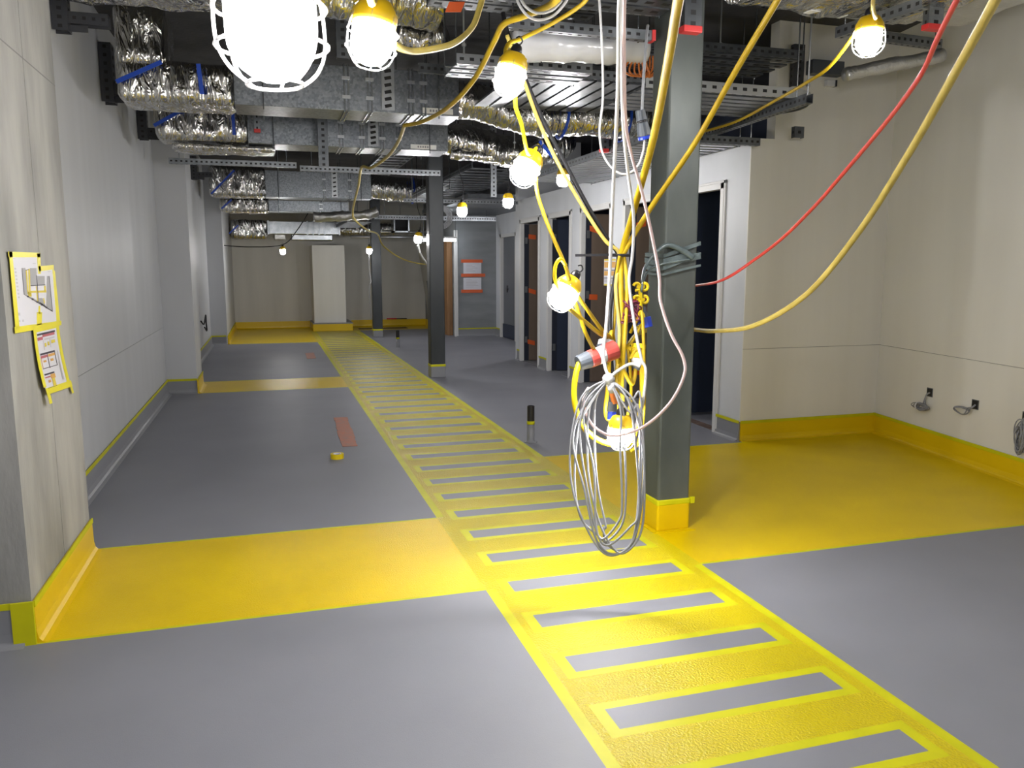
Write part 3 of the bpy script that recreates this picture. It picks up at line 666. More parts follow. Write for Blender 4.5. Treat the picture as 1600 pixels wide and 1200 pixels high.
galv_duct(g(420, 325, Y4), g(545, 325, Y4), Y4, Y4 + .4, z0, z1, 'fourth cross duct, low galvanised strip just under the third one', [g(500, 325, Y4)], None, None)
t = thing('insulated_duct', 'small fourth foil duct, farthest wrapped end under the third one', 'duct', (-.6, Y4 + .2, z0))
foil_box(MB(), (g(344, 325, Y4), Y4 - .02, z0 - .03), (g(421, 325, Y4), Y4 + .4, z1 + .05), seed=13, seg=.07, amp=.025).build('foil_wrap', t, smooth=True)
a_ = MB(); a_.bar(AY(346, 326, Y4 - .07), AY(362, 312, Y4 - .07), .004, .03, 'blue_tape'); a_.build('blue_tape', t)
t = MB(); foil_tube(t, [AY(490, 339, Y4 - .12), AY(530, 338, Y4 - .12), AY(572, 336, Y4 - .12), AY(590, 330, Y4 - .12)], .09, 'foil_dull', seed=15, amp=.03)
tag(t.build('insulated_pipe', smooth=True), 'yellowish wrapped pipe hanging under the fourth cross duct', 'pipe')
Y5 = 19.6; z0, z1 = AY(470, 366, Y5).z, AY(470, 346, Y5).z
t = thing('fan_coil_unit', 'shiny silver fan coil unit high before the back wall', 'air handling unit', (g(470, 360, Y5), Y5, z0))
MB().box((g(417, 360, Y5), Y5, z0), (g(531, 360, Y5), Y5 + .5, z1), 'galv_plain').build('body', t, bevel=.01)
for px in (418, 479, 488, 497, 506, 529): MB().box((g(px, 360, Y5), Y5 - .02, z0 - .015), (g(px, 360, Y5) + .04, Y5 + .52, z1 + .015), 'galv_plain').build('rib', t, bevel=.004)
b_ = MB(); b_.box((g(428, 360, Y5), Y5 + .05, z0 - .13), (g(446, 360, Y5), Y5 + .4, z0), 'foil_dull'); b_.box((g(455, 360, Y5), Y5 + .05, z0 - .14), (g(520, 360, Y5), Y5 + .4, z0), 'galv_plain'); b_.build('drain_tray', t, bevel=.02)
foil_box(MB(), (max(-.76, g(356, 358, Y5)), Y5 - .05, z0 - .12), (g(417, 358, Y5), Y5 + .5, z1 + .02), seed=16, seg=.08, amp=.03).build('foil_inlet', t, smooth=True)
f_ = MB(); foil_tube(f_, [(g(531, 360, Y5), Y5 + .2, (z0 + z1) / 2), (g(560, 360, Y5), Y5 + .2, (z0 + z1) / 2 - .03), (g(600, 360, Y5), Y5 + .2, (z0 + z1) / 2), (g(640, 360, Y5), Y5 + .2, (z0 + z1) / 2 + .05)], .16, seed=17, amp=.03); f_.build('foil_outlet', t, smooth=True)
a_ = MB(); a_.bar(AY(358, 365, Y5 - .1), AY(372, 352, Y5 - .1), .004, .03, 'blue_tape'); a_.build('blue_tape', t)
# high foil ducts at the top of the picture
t = thing('insulated_duct', 'large foil duct at the top left, above the first bracket', 'duct', (-.4, 5.3, 3.05))
foil_box(MB(), (-1.18, 5.05, 3.06), (.35, 5.6, 3.42), seed=20, amp=.03).build('foil_wrap', t, smooth=True)
t = thing('flexible_duct', 'foil flexible duct beside the red tag at the top of the photo', 'duct', (.8, 5.3, 3.05))
f_ = MB(); foil_tube(f_, [(.35, 5.45, 3.25), (.6, 5.45, 3.25), (.85, 5.45, 3.26), (1.15, 5.5, 3.24)], .19, seed=21, amp=.025); f_.build('foil_sleeve', t, smooth=True)
f_ = MB(); foil_tube(f_, [(.95, 5.75, 3.08), (1.1, 5.7, 3.05), (1.22, 5.6, 3.06)], .09, seed=22, amp=.03); f_.build('branch_sleeve', t, smooth=True)
t = thing('insulated_duct', 'broad foil duct at the top right beside the red cable', 'duct', (3.2, 3.85, 2.9))
foil_box(MB(), (2.42, 3.45, 2.92), (3.75, 4.16, 3.32), 'foil', seed=23, amp=.03, r=.1).build('foil_wrap', t, smooth=True)
foil_box(MB(), (3.70, 3.35, 2.94), (4.12, 4.12, 3.30), 'foil_dull', seed=24, amp=.015, r=.06).build('end_wrap', t, smooth=True)
l_ = MB(); q = AZ(1290, 22, 2.914); l_.obox(q, (.13, .01, 0), (-.004, .03, 0), (0, 0, .002), 'label')
for k in range(5): l_.obox(q + Vector((-.05 + .025 * k, 0, -.0025)), (.009, 0, 0), (0, .012, 0), (0, 0, .0006), 'ink_grey')
l_.build('white_label', t)
t = MB(); foil_tube(t, [(4.0, 5.0, 2.86), (4.35, 4.95, 2.94), (4.75, 4.9, 3.02)], .05, 'foil_dull', amp=.012, seed=25); tag(t.build('insulated_pipe', smooth=True), 'thin wrapped pipe below the broad foil duct at upper right', 'pipe')

# ================================================================== BRACKETS, RAILS, TRAYS
wb = thing('wall_bracket', 'first dark bracket high on the left wall, beneath the top foil duct', 'bracket', (-1.2, 5.78, 2.94), 'dark brackets on the left wall')
b_ = MB(); strut(b_, (-1.15, 5.78, 2.94), (-1.15, 5.78, 3.30), .10, .09, 'bracket_dark', face=(1, 0, 0)); b_.build('channel', wb)
b_ = MB(); strut(b_, (-1.15, 5.78, 3.02), (-.88, 5.78, 3.02), .09, .07, 'bracket_dark', face=(0, 0, 1)); b_.build('arm', wb)
b_ = MB(); b_.prism([(-1.15, 5.75), (-1.0, 5.75), (-1.0, 5.755), (-1.15, 5.755)], 2.94, 2.98, 'bracket_dark'); b_.build('gusset', wb)
b2 = dup(wb, (-1.2, 7.3, 2.80), label='second dark bracket high on the left wall, between two foil ducts')
b2.scale = (1, 1.6, 1.25)
dup(wb, (-1.2, 9.15, 2.79), label='third dark bracket on the left wall, below the second foil duct')
dup(wb, (-1.08, 13.7, 2.86), label='farthest dark bracket on the left alcove wall, before the third foil duct')
def hanger(p, z0, z1, label, m='strut', cap=True, w=.05, face=(0, -1, 0), rod=True):
    t = thing('strut_hanger', label, 'hanger', (p[0], p[1], z0))
    b_ = MB(); strut(b_, (p[0], p[1], z0), (p[0], p[1], z1), w, .045, m, face=face); b_.build('channel', t)
    if cap: MB().box((p[0] - w / 2 - .004, p[1] - .027, z0 - .012), (p[0] + w / 2 + .004, p[1] + .027, z0 + .018), 'red_cap').build('end_cap', t, bevel=.003)
    if rod and z1 < ZC - .05: MB().tube([(p[0], p[1], z1), (p[0], p[1], ZC)], .005, 'galv_plain', 6).build('rod', t)
    return t
q = AY(402, 205, 7.95); hanger(q, q.z, AY(400, 132, 7.95).z, 'slotted strut hanger with red cap, by the second foil duct', 'strut')
q = AY(506, 262, 7.85); hanger(q, q.z, AY(506, 180, 7.85).z, 'dark slotted strut hanger before the second galvanised duct', 'galv_dark', False, .09)
q = AY(1079, 48, 3.6); hanger(q, q.z, ZC, 'slotted strut with red cap in front of the nearest column', 'galv_dark', True, .09)
q = AY(1457, 44, 3.8); hanger(q, q.z, ZC, 'slotted strut with red cap under the broad foil duct, by the red cable', 'strut', True, .10)
q = AY(944, 236, 6.75); hanger(q, q.z, ZC, 'slotted strut with red cap behind the two white cables', 'galv_dark', True, .07)
q = AY(961, 243, 7.6); hanger(q, q.z, ZC, 'plain slotted strut behind the hanging white cables', 'galv_dark', False, .06)
q = AY(771, 308, 9.6); hanger(q, q.z, ZC, 'slotted strut hanger between second column and lit bulb', 'strut', False, .07)
q = AY(536, 92, 6.0); hanger(q, q.z, ZC, 'short dark strut hanger left of the second bulb', 'galv_dark', False, .09)
q = AY(1246, 216, 5.80); t = hanger(q, q.z, q.z + .09, 'short strut stub at the recess wall under the tray end', 'galv_dark', False, .09, rod=False)
b_ = MB(); q = AY(1244, 136, 5.88); strut(b_, q, (q.x, q.y, 3.3), .10, .05, 'bracket_dark', face=(0, -1, 0)); tag(b_.build('wall_strut'), 'dark slotted strut fixed on the cream recess wall', 'strut')
def rail(name, p0, p1, label, w=.041, d=.041, m='strut', face=(0, 0, -1), cat='rail', cap=None):
    p0, p1 = Vector(p0), Vector(p1)
    t = thing(name, label, cat, (p0 + p1) / 2)
    b_ = MB(); strut(b_, p0, p1, w, d, m, face=face); b_.build('channel', t)
    for k in (.08, .92):
        q = p0.lerp(p1, k); MB().tube([q, (q.x, q.y, ZC)], .005, 'galv_plain', 6).build('rod', t)
    return t
rail('perforated_rail', (-.95, 9.4, 2.62), (.36, 9.4, 2.62), 'perforated rail running across under the second ducts, left part', face=(0, -1, 0), w=.06)
rail('perforated_rail', (.40, 9.5, 2.60), (2.0, 9.5, 2.60), 'perforated rail running across under the second ducts, right part', face=(0, -1, 0), w=.06)
rail('perforated_rail', (1.15, 6.2, 2.98), (1.75, 6.2, 2.98), 'short perforated rail above the nearest galvanised duct end', face=(0, -1, 0), m='galv_dark', w=.07)
def tray(name, x0, x1, y0, y1, z, label, along='x', h=.06, pitch=.1, slat=.07, m='strut', side='strut', th=.012):
    t = thing(name, label, 'cable tray', ((x0 + x1) / 2, (y0 + y1) / 2, z))
    if along == 'x':
        for y in (y0, y1):
            b_ = MB(); strut(b_, (x0, y, z + h / 2), (x1, y, z + h / 2), h, .02, side, face=(0, -1 if y == y0 else 1, 0), step=.06); b_.build('side_rail', t)
        n = int((y1 - y0) / pitch)
        for k in range(n):
            d_ = MB(); y = y0 + (k + .5) * (y1 - y0) / n; d_.box((x0, y - slat / 2, z), (x1, y + slat / 2, z + th), m)
            q = int((x1 - x0) / .09)
            for i in range(q): d_.box((x0 + .03 + i * .09, y - slat * .16, z - .0008), (x0 + .075 + i * .09, y + slat * .16, z), 'hole')
            d_.build('slat', t)
    else:
        for x in (x0, x1):
            b_ = MB(); strut(b_, (x, y0, z + h / 2), (x, y1, z + h / 2), h, .02, side, face=(-1 if x == x0 else 1, 0, 0), step=.08); b_.build('side_rail', t)
        n = int((y1 - y0) / pitch)
        for k in range(n):
            y = y0 + (k + .5) * (y1 - y0) / n; MB().box((x0, y - slat / 2, z), (x1, y + slat / 2, z + th), m).build('rung', t)
    for x, y in ((x0, y0), (x1, y0), (x0, y1), (x1, y1)):
        MB().tube([(x, y, z - .01), (x, y, ZC)], .005, 'galv_plain', 6).build('hanger_rod', t)
    return t
tray('cable_tray', .92, 2.02, 3.25, 4.0, 2.80, 'near perforated cable tray above the hanging white roll', 'x', pitch=.12, slat=.10, m='galv_dark')
t = thing('tray_bracket', 'bright bracket rail with red end under the near tray', 'bracket', (1.6, 4.06, 2.69))
b_ = MB(); strut(b_, (1.2, 4.06, 2.715), (2.0, 4.06, 2.715), .05, .05, 'strut', face=(0, -1, 0)); b_.build('channel', t)
MB().box((2.0, 4.03, 2.688), (2.02, 4.09, 2.742), 'red_cap').build('end_cap', t)
for x in (1.25, 1.95): MB().tube([(x, 4.10, 2.69), (x, 4.10, ZC)], .005, 'galv_plain', 6).build('rod', t)
tray('cable_tray', 1.13, 2.0, 4.86, 5.18, 2.70, 'second perforated tray of thin rails behind the hooked festoon lamp', 'x', pitch=.1, slat=.06, m='strut', side='strut_bright')
tray('cable_tray', .95, 1.95, 4.2, 4.82, 3.0, 'upper perforated tray above the white wrapped roll', 'x', pitch=.12, slat=.10, m='galv_dark', side='strut')
tray('cable_tray', 2.38, 3.75, 5.15, 5.75, 2.98, 'upper dark tray right of the nearest column, under the broad foil duct', 'x', pitch=.12, slat=.09, m='galv_dark', side='galv_dark')
tray('cable_tray', 1.1, 3.6, 6.95, 7.7, 3.02, 'high dark tray across the void between the two foil flexible ducts', 'x', pitch=.15, slat=.1, m='galv_dark', side='galv_dark')
tray('cable_ladder', 1.6, 2.05, 8.9, 14.0, 3.05, 'high dark ladder tray running back over the second column', 'y', pitch=.3, slat=.06, m='strut', side='galv_dark')
# slatted deck of broad planks
t = thing('slatted_deck', 'broad dark metal planks side by side above the nearest foil flexible duct', 'cable tray', (2.0, 5.8, 2.74))
for k in range(9): MB().box((1.62 + .12 * k, 5.3, 2.76), (1.715 + .12 * k, 6.35, 2.775), 'galv_dark').build('plank', t)
b_ = MB(); strut(b_, (1.55, 5.28, 2.80), (2.72, 5.28, 2.80), .06, .02, 'strut', face=(0, -1, 0)); b_.build('side_rail', t)
# tray with rounded end at the recess
t = thing('cable_tray', 'cable tray with a rounded end in front of the cream recess wall', 'cable tray', (3.1, 5.0, 2.6))
b_ = MB(); strut(b_, (2.3, 4.72, 2.64), (3.34, 4.72, 2.64), .065, .02, 'strut_bright', face=(0, -1, 0), step=.07); b_.build('side_rail', t)
b_ = MB(); b_.tube([], .01, 'strut') if False else None
arc = [(3.34 + .34 * math.sin(q), 5.06 - .34 * math.cos(q), 0) for q in [math.pi * k / 16 for k in range(17)]]
for i in range(16):
    a, c = Vector(arc[i]), Vector(arc[i + 1]); b_.bar(a + Vector((0, 0, 2.64)), c + Vector((0, 0, 2.64)), .012, .065, 'strut_bright')
b_.build('end_plate', t)
b_ = MB(); strut(b_, (2.3, 5.4, 2.64), (3.34, 5.4, 2.64), .065, .02, 'strut', face=(0, 1, 0), step=.07); b_.build('side_rail', t)
for k in range(6):
    y = 4.79 + .108 * k; MB().box((2.3, y, 2.61), (3.34 + .3 * math.sqrt(max(0, 1 - ((y - 5.06) / .34) ** 2)), y + .07, 2.622), 'strut').build('slat', t)
rail('support_strut', (3.38, 4.55, 2.575), (3.50, 6.4, 2.575), 'dark strut crossing under the rounded tray', .05, .06, 'galv_dark', (0, 0, -1), 'strut')
rail('support_strut', AZ(1310, 52, 2.86), AZ(1446, 4, 2.86), 'slotted strut carrying the broad foil duct at upper right', .06, .05, 'strut', (0, -1, 0), 'strut')
rail('support_strut', AY(1378, 58, 5.1), AY(1468, 70, 5.1), 'short slotted strut with red end behind the upper right bulb', .07, .05, 'strut', (0, -1, 0), 'strut')
# long ladder tray over the door side
tray('cable_ladder', 2.95, 3.8, 6.0, 9.2, 2.50, 'ladder tray of bright rungs along the top of the door wall', 'y', pitch=.13, slat=.06, m='strut_bright', side='galv_dark')
rail('support_strut', (2.95, 5.82, 2.505), (3.86, 5.82, 2.505), 'slotted strut under the ladder tray near the doorway', .06, .05, 'galv_dark', (0, -1, 0), 'strut')
tray('cable_ladder', 2.52, 3.4, 10.0, 14.4, 2.74, 'dark ladder tray running back behind the second column', 'y', pitch=.3, slat=.08, m='galv_dark', side='galv_dark')
tray('cable_ladder', 2.31, 2.49, 11.2, 13.2, 2.60, 'short bright ladder tray right of the second column top', 'y', pitch=.22, slat=.06, m='strut_bright', side='strut_bright')
tray('cable_tray', 1.6, 2.1, 16.9, 19.4, 2.42, 'small far ladder tray left of the second column', 'y', pitch=.17, slat=.06, m='strut', side='galv_dark')
rail('support_strut', (2.0, 12.2, 2.50), (3.8, 12.2, 2.50), 'thin cross strut over the lobby before the far bulbs', .05, .05, 'strut', (0, -1, 0), 'strut')
rail('support_strut', (2.0, 15.6, 2.45), (4.4, 15.6, 2.45), 'farther cross strut over the lobby', .08, .05, 'strut', (0, -1, 0), 'strut')
for i, (py, lab) in enumerate(((362, 'upper of two bright pipes crossing below the far ducts'), (370, 'lower of two bright pipes crossing below the far ducts'))):
    p = MB(); a, b = AY(548 if i else 575, py, 18.9), AY(690, py + 1, 18.9); p.tube([a, b], .035, 'strut_bright', 10); tag(p.build('metal_pipe', smooth=True), lab, 'pipe')
t = thing('duct_opening', 'open square duct end, dark inside, left of the second column', 'duct', AY(627, 350, 18.2))
a, c = AY(617, 338, 18.2), AY(638, 361, 18.2)
o_ = MB(); o_.box((a.x - .03, 18.2, c.z - .03), (a.x, 18.6, a.z + .03), 'galv_plain'); o_.box((c.x, 18.2, c.z - .03), (c.x + .03, 18.6, a.z + .03), 'galv_plain'); o_.box((a.x - .03, 18.2, a.z), (c.x + .03, 18.6, a.z + .03), 'galv_plain'); o_.box((a.x - .03, 18.2, c.z - .03), (c.x + .03, 18.6, c.z), 'galv_plain'); o_.build('sleeve', t)
MB().box((a.x, 18.55, c.z), (c.x, 18.59, a.z), 'hole').build('dark_inside', t)  # near-black panel puts the darkness inside the open duct into its colour
MB().tube([((a.x + c.x) / 2, 18.4, a.z), ((a.x + c.x) / 2, 18.4, ZC)], .006, 'galv_plain', 6).build('rod', t)
# soffit over the lobby, grey
struct(MB().box((3.2, 13.0, 2.62), (4.83, 17.1, 2.70), 'galv_dark').build('trim_2'))
# threaded rods
def rod(x, y, z0, z1, label):
    b_ = MB(); b_.tube([(x, y, z0), (x, y, z1)], .006, 'strut_bright', 6); b_.lathe([(.014, 0), (.014, .014)], (x, y, z0 + .05), 'strut_bright', n=6); tag(b_.build('threaded_rod'), label, 'rod')
q = AY(1262, 148, 4.62); rod(q.x, q.y, q.z, ZC, 'bright threaded rod holding the rounded tray')
q = AY(725, 86, 4.8); rod(q.x, q.y, q.z, ZC, 'threaded rod left of the second perforated tray')
q = AY(1125, 82, 5.2); rod(q.x, q.y, q.z, ZC, 'dim threaded rod right of the nearest column top')
q = AY(804, 232, 7.9); rod(q.x, q.y, q.z, ZC, 'thin rod above the bulb beside the foil flexible duct')
q = AY(437, 325, 14.6); rod(q.x, q.y, q.z, ZC, 'thin dark rod before the third galvanised duct')
# boxes on the recess wall
q = AY(1262, 95, 5.93); c = AY(1310, 121, 5.93); b_ = MB().box((q.x, 5.86, c.z), (c.x, 5.95, q.z), 'plastic_grey'); tag(b_.build('junction_box', bevel=.004), 'grey box high on the cream recess wall', 'box')
t = thing('wall_switch', 'small pale switch box with green edge under the grey box', 'switch', AY(1296, 131, 5.94))
q = AY(1290, 125, 5.93); c = AY(1303, 136, 5.93); MB().box((q.x, 5.91, c.z), (c.x, 5.95, q.z), 'plastic_white').build('case', t, bevel=.003); MB().box((c.x - .004, 5.905, c.z), (c.x + .012, 5.949, q.z), mat and 'navy').build('edge', t)
# white wrapped roll and its orange tails
t = thing('wrapped_roll', 'roll wrapped in white plastic sheet slung under the near tray', 'roll', (1.75, 4.5, 2.6))
a, c = AY(800, 68, 4.45), AY(1006, 75, 4.45)
w_ = MB(); P = [a.lerp(c, k / 14) for k in range(15)]; foil_tube(w_, P, .093, 'plastic_white', 18, .012, 31, 3); w_.build('plastic_sheet', t, smooth=True)
for k in (3, 11): MB().tube([P[k] + Vector((0, 0, -.1)), Vector((P[k].x, P[k].y, 2.995))], .004, 'black_cable', 6).build('strap', t)
o_ = MB()
for k in range(6):
    s0 = c + Vector((-.10 + .02 * k, -.02, -.08)); o_.tube(spline([s0, s0 + Vector((-.03 + .012 * k, 0, -.06)), s0 + Vector((.03, 0, -.085)), s0 + Vector((.09, .01, -.045)), s0 + Vector((.10, .02, .04))]), .006, 'orange_cable', 6)
o_.build('orange_tail', t, smooth=True)
# red tag
b_ = MB(); q = AY(711, 11, 4.6); b_.obox(q, (.045, 0, .004), (0, .003, 0), (.012, 0, .028), 'orange_tape'); tag(b_.build('red_tag'), 'red square tag hanging at the top of the photo beside the yellow cable', 'tag')

# ================================================================== FESTOON LAMPS
lamp = thing('festoon_lamp', 'huge caged lamp close overhead at top left, glaring white', 'lamp', (0, 0, 0), 'festoon lamps')
RG = .052
g_ = MB(); g_.lathe([(0, -.088)] + [(RG * math.sin(q) * (1.0 if q < 1.57 else 1), -.036 - RG * math.cos(q)) for q in [.25, .5, .8, 1.1, 1.4, 1.57]] + [(RG, 0), (RG * .97, .02), (RG * .9, .03)], (0, 0, 0), 'globe', n=20); g_.build('globe', lamp, smooth=True)
y_ = MB(); y_.lathe([(RG * 1.06, .012), (RG * 1.1, .02), (RG * 1.1, .035), (RG * .95, .05), (RG * .75, .066), (.02, .072)], (0, 0, 0), 'lamp_yellow', n=20); y_.build('skirt', lamp, smooth=True)
k_ = MB(); k_.lathe([(.022, .066), (.024, .075), (.02, .095), (.012, .105), (0, .106)], (0, 0, 0), 'plastic_black', n=14); k_.build('holder', lamp, smooth=True)
c_ = MB()
for z, r_ in ((-.006, .064), (-.048, .064), (-.090, .032)): c_.tube([(r_ * math.cos(q), r_ * math.sin(q), z) for q in [k * 6.283185 / 28 for k in range(28)]], .0023, 'cage_wire', 6, True)
for k in range(6):
    q = k * math.pi / 3 + .3; cs, sn = math.cos(q), math.sin(q)
    c_.tube(spline([(.056 * cs, .056 * sn, .03), (.064 * cs, .064 * sn, -.006), (.064 * cs, .064 * sn, -.048), (.052 * cs, .052 * sn, -.074), (.032 * cs, .032 * sn, -.090)], 5), .0023, 'cage_wire', 6)
c_.build('cage', lamp, smooth=True)
h_ = MB(); h_.tube(spline([(0, 0, .103), (.012, 0, .112), (.014, 0, .126), (0, 0, .136), (-.012, 0, .126)]), .003, 'plastic_black', 6); h_.build('hook', lamp)
L_ = [  # px, py of globe middle, distance, tilt axis (down direction lean), label
    ((580, 72), 2.2, (.15, 0, .99), 'second caged bulb from top left, beside the big near lamp'),
    ((795, 128), 3.3, (.25, 0, .97), 'yellow skirted bulb hooked up beside the stacked tray rails'),
    ((818, 272), 3.6, (.5, .1, .86), 'bulb on the yellow cable before the foil flexible ducts'),
    ((877, 467), 3.5, (.55, .1, .8), 'bulb on a yellow loop left of the cable bundle'),
    ((970, 685), 3.72, (0, 0, 1), 'lowest bulb hanging below the cable bundle, inside the white coil'),
    ((1357, 68), 4.0, (0, 0, 1), 'bulb at upper right before the cream recess wall'),
    ((880, 283), 7.6, (0, 0, 1), 'small bulb near the ladder tray, above the first doorways'),
    ((794, 318), 9.0, (0, 0, 1), 'small far bulb over the edge of the lobby'),
    ((722, 332), 9.2, (0, 0, 1), 'small far bulb just right of the second column'),
    ((653, 375), 11.5, (.2, 0, .98), 'far bulb left of the second column, with tape tail beneath'),
    ((442, 394), 16.6, (0, 0, 1), 'tiny far bulb on a thin wire before the back wall'),
    ((577, 393), 16.6, (0, 0, 1), 'tiny far bulb at the farthest column, half hidden by it'),
]
def lamp_at(px, D, up):
    c = AD(px[0], px[1], D); u = Vector(up).normalized(); return c + u * .04, Vector((0, 0, 1)).rotation_difference(u)
c, q = lamp_at((425, 62), 1.05, (-.03, 0, 1))
lamp.location = c; lamp.rotation_mode = 'QUATERNION'; lamp.rotation_quaternion = q
TOP = {}
for i, (px, D, up, lab) in enumerate(L_):
    c, q = lamp_at(px, D, up); o = dup(lamp, c, q, lab); TOP[i] = c + Vector(up).normalized() * .105
TOPB = lamp.location + Vector((0, 0, .13))
for p_, lab in (((2.5, -.2, 2.2), 'added fill bulb outside the frame over the right foreground floor'), ((-1.1, .6, 2.0), 'added fill bulb outside the frame left of the near grey floor'), ((4.5, 13.2, 2.3), 'fill bulb added in the lobby past the row of doors, unseen'), ((1.0, -.9, 2.2), 'added fill bulb outside the frame behind the striped walkway')):  # unseen bulbs with drop cables, added to brighten near floor, cream wall and lobby
    o = dup(lamp, Vector(p_), None, lab); o.rotation_quaternion = (1, 0, 0, 0)
    cbl = MB(); cbl.tube([Vector(p_) + Vector((0, 0, .13)), Vector((p_[0], p_[1], ZC))], .009, 'yellow_cable', 6); tag(cbl.build('festoon_cable'), 'drop cable of the ' + lab, 'cable')
t = MB(); c0 = AD(700, 345, 11.2)
for k in range(5): t.tube([c0 + Vector((-.1 + (.16 - .012 * k) * math.cos(q), .02 * k, .05 + (.16 - .015 * k) * math.sin(q))) for q in [j * 6.283 / 24 for j in range(24)]], .007, 'grey_cable', 6, True)
tag(t.build('cable_coil', smooth=True), 'small coil of pale cable hung high behind the second column', 'cable coil')
# fluorescent batten behind the second column
a, c = AY(662, 375, 16.7), AY(712, 375, 16.7)
t = thing('batten_light', 'far tube light glowing on both sides of the second column', 'lamp', (a + c) / 2)
MB().tube([a, c], .03, 'tube', 10).build('tube', t); MB().box((a.x - .02, a.y - .03, a.z + .04), (c.x + .02, a.y + .03, a.z + .075), 'frame_white').build('housing', t)
MB().tube([(a.x, a.y, a.z + .07), (a.x, a.y, ZC)], .006, 'galv_plain', 6).build('rod', t); MB().tube([(c.x, a.y, a.z + .07), (c.x, a.y, ZC)], .006, 'galv_plain', 6).build('rod', t)
t = MB(); q = AD(653, 383, 11.5); t.tube(spline([q, q + Vector((.03, 0, -.12)), q + Vector((.12, 0, -.26)), q + Vector((.2, 0, -.33))]), .018, 'foil_dull', 8); tag(t.build('film_tail', smooth=True), 'twisted silver film tail hanging from the far bulb left of the column', 'film')

# ================================================================== CABLES
def cable(name, label, pts, r, m, cat='cable', n=12, group=None):
    P = [p if isinstance(p, Vector) else AD(*p) for p in pts]
    b_ = MB(); b_.tube(spline(P, n), r, m, 8); return tag(b_.build(name, smooth=True), label, cat, group)
TIE = (971, 397, 4.05)
cable('power_cable', 'thickest yellow cable from the top down to the tie, left of the column', [(1068, -30, 2.35), (1060, 0, 2.5), (1045, 90, 2.85), (1020, 220, 3.35), (990, 330, 3.8), (974, 385, 4.0), (970, 420, 4.02), (971, 520, 4.0), (970, 600, 4.0)], .0155, 'yellow_cable')
cable('power_cable', 'yellow cable sloping across the nearest column down to the tie', [(1228, -25, 3.1), (1215, 0, 3.2), (1150, 110, 3.45), (1085, 225, 3.65), (1020, 320, 3.85), (978, 390, 4.0), (967, 430, 4.05), (978, 480, 4.02), (972, 560, 4.03), (962, 620, 4.0)], .0125, 'yellow_cable')
cable('power_cable', 'dusty yellow cable sweeping over the cream wall to the column', [(1572, -30, 2.1), (1555, 0, 2.2), (1500, 100, 2.55), (1420, 240, 3.0), (1340, 365, 3.45), (1260, 460, 3.85), (1180, 508, 4.15), (1120, 517, 4.6), (1085, 515, 4.98), (1040, 510, 5.02), (1000, 520, 4.75), (985, 535, 4.2)], .0125, 'yellow_pale')
cable('power_cable', 'red cable sweeping over the cream wall to the column', [(1512, -25, 2.2), (1495, 0, 2.3), (1465, 60, 2.5), (1440, 115, 2.7), (1405, 165, 2.9), (1365, 215, 3.1), (1310, 280, 3.4), (1275, 320, 3.6), (1225, 370, 3.9), (1180, 405, 4.1), (1130, 437, 4.3), (1088, 446, 4.95), (1050, 450, 5.02), (1000, 470, 4.7)], .0075, 'red_cable')
cable('power_cable', 'yellow cable hooked up at the top and swinging left towards the ducts', [(885, -20, 3.2), (860, 8, 3.4), (820, 25, 3.7), (787, 38, 3.9), (772, 65, 4.1), (740, 125, 4.6), (700, 168, 5.2), (660, 190, 5.8), (632, 196, 6.1)], .014, 'yellow_cable')
cable('power_cable', 'yellow cable running on from the duct label to the far ceiling', [(632, 196, 6.1), (622, 222, 6.8), (605, 245, 7.6), (580, 262, 8.2), (565, 262, 8.5), (560, 290, 9.5), (551, 330, 11), (556, 345, 12), (575, 360, 13.5), (590, 366, 14.5), (600, 385, 15), (630, 405, 15.5), (665, 413, 15.8), (690, 410, 16)], .014, 'yellow_pale')
cable('festoon_cable', 'yellow lamp cable drooping from top centre to the second bulb', [(758, -20, 2.9), (750, 10, 2.85), (738, 42, 2.75), (712, 66, 2.6), (680, 76, 2.5), (645, 80, 2.4), (620, 72, 2.3), (606, 55, 2.25), TOP[0] + Vector((.012, 0, -.02))], .0095, 'yellow_pale')
cable('festoon_cable', 'short yellow lamp cable from the top edge to the second bulb', [(576, -20, 2.1), (581, 5, 2.15), TOP[0]], .0095, 'yellow_pale')
cable('festoon_cable', 'yellow cable from the top edge to the bulb beside the tray rails', [(925, -12, 3.4), (905, 10, 3.45), (860, 38, 3.5), (815, 60, 3.5), (795, 68, 3.45), (790, 85, 3.38), TOP[1]], .0085, 'yellow_cable')
cable('festoon_cable', 'bright yellow cable between the hooked bulb and the next bulb below', [TOP[1] + Vector((.03, 0, -.05)), (805, 155, 3.4), (815, 195, 3.45), (826, 240, 3.55), TOP[2]], .0085, 'yellow_bright')
cable('festoon_cable', 'yellow cable from the lower bulb to the looped bulb', [TOP[2], (838, 290, 3.6), (850, 335, 3.55), (866, 375, 3.5), (882, 412, 3.48), (889, 435, 3.47), (891, 455, 3.5)], .0085, 'yellow_cable')
cable('festoon_cable', 'yellow loop at the bulb left of the cable bundle', [(884, 415, 3.48), (876, 405, 3.46), (868, 415, 3.45), (867, 435, 3.45), (874, 455, 3.47)], .0085, 'yellow_bright')
cable('festoon_cable', 'long yellow cable leading from the loop right into the bundle', [(886, 425, 3.48), (895, 450, 3.5), (915, 480, 3.6), (940, 515, 3.75), (955, 530, 3.85), (962, 560, 3.95)], .009, 'yellow_cable')
cable('festoon_cable', 'yellow cable from the looped bulb to the red coupler', [(895, 462, 3.52), (905, 490, 3.6), (915, 520, 3.65), (930, 548, 3.75), (950, 565, 3.85)], .009, 'yellow_cable')
cable('festoon_cable', 'yellow cable crossing low from the looped bulb to the bundle', [(888, 480, 3.5), (905, 495, 3.6), (935, 520, 3.75), (958, 535, 3.9), (965, 570, 3.95)], .010, 'yellow_cable')
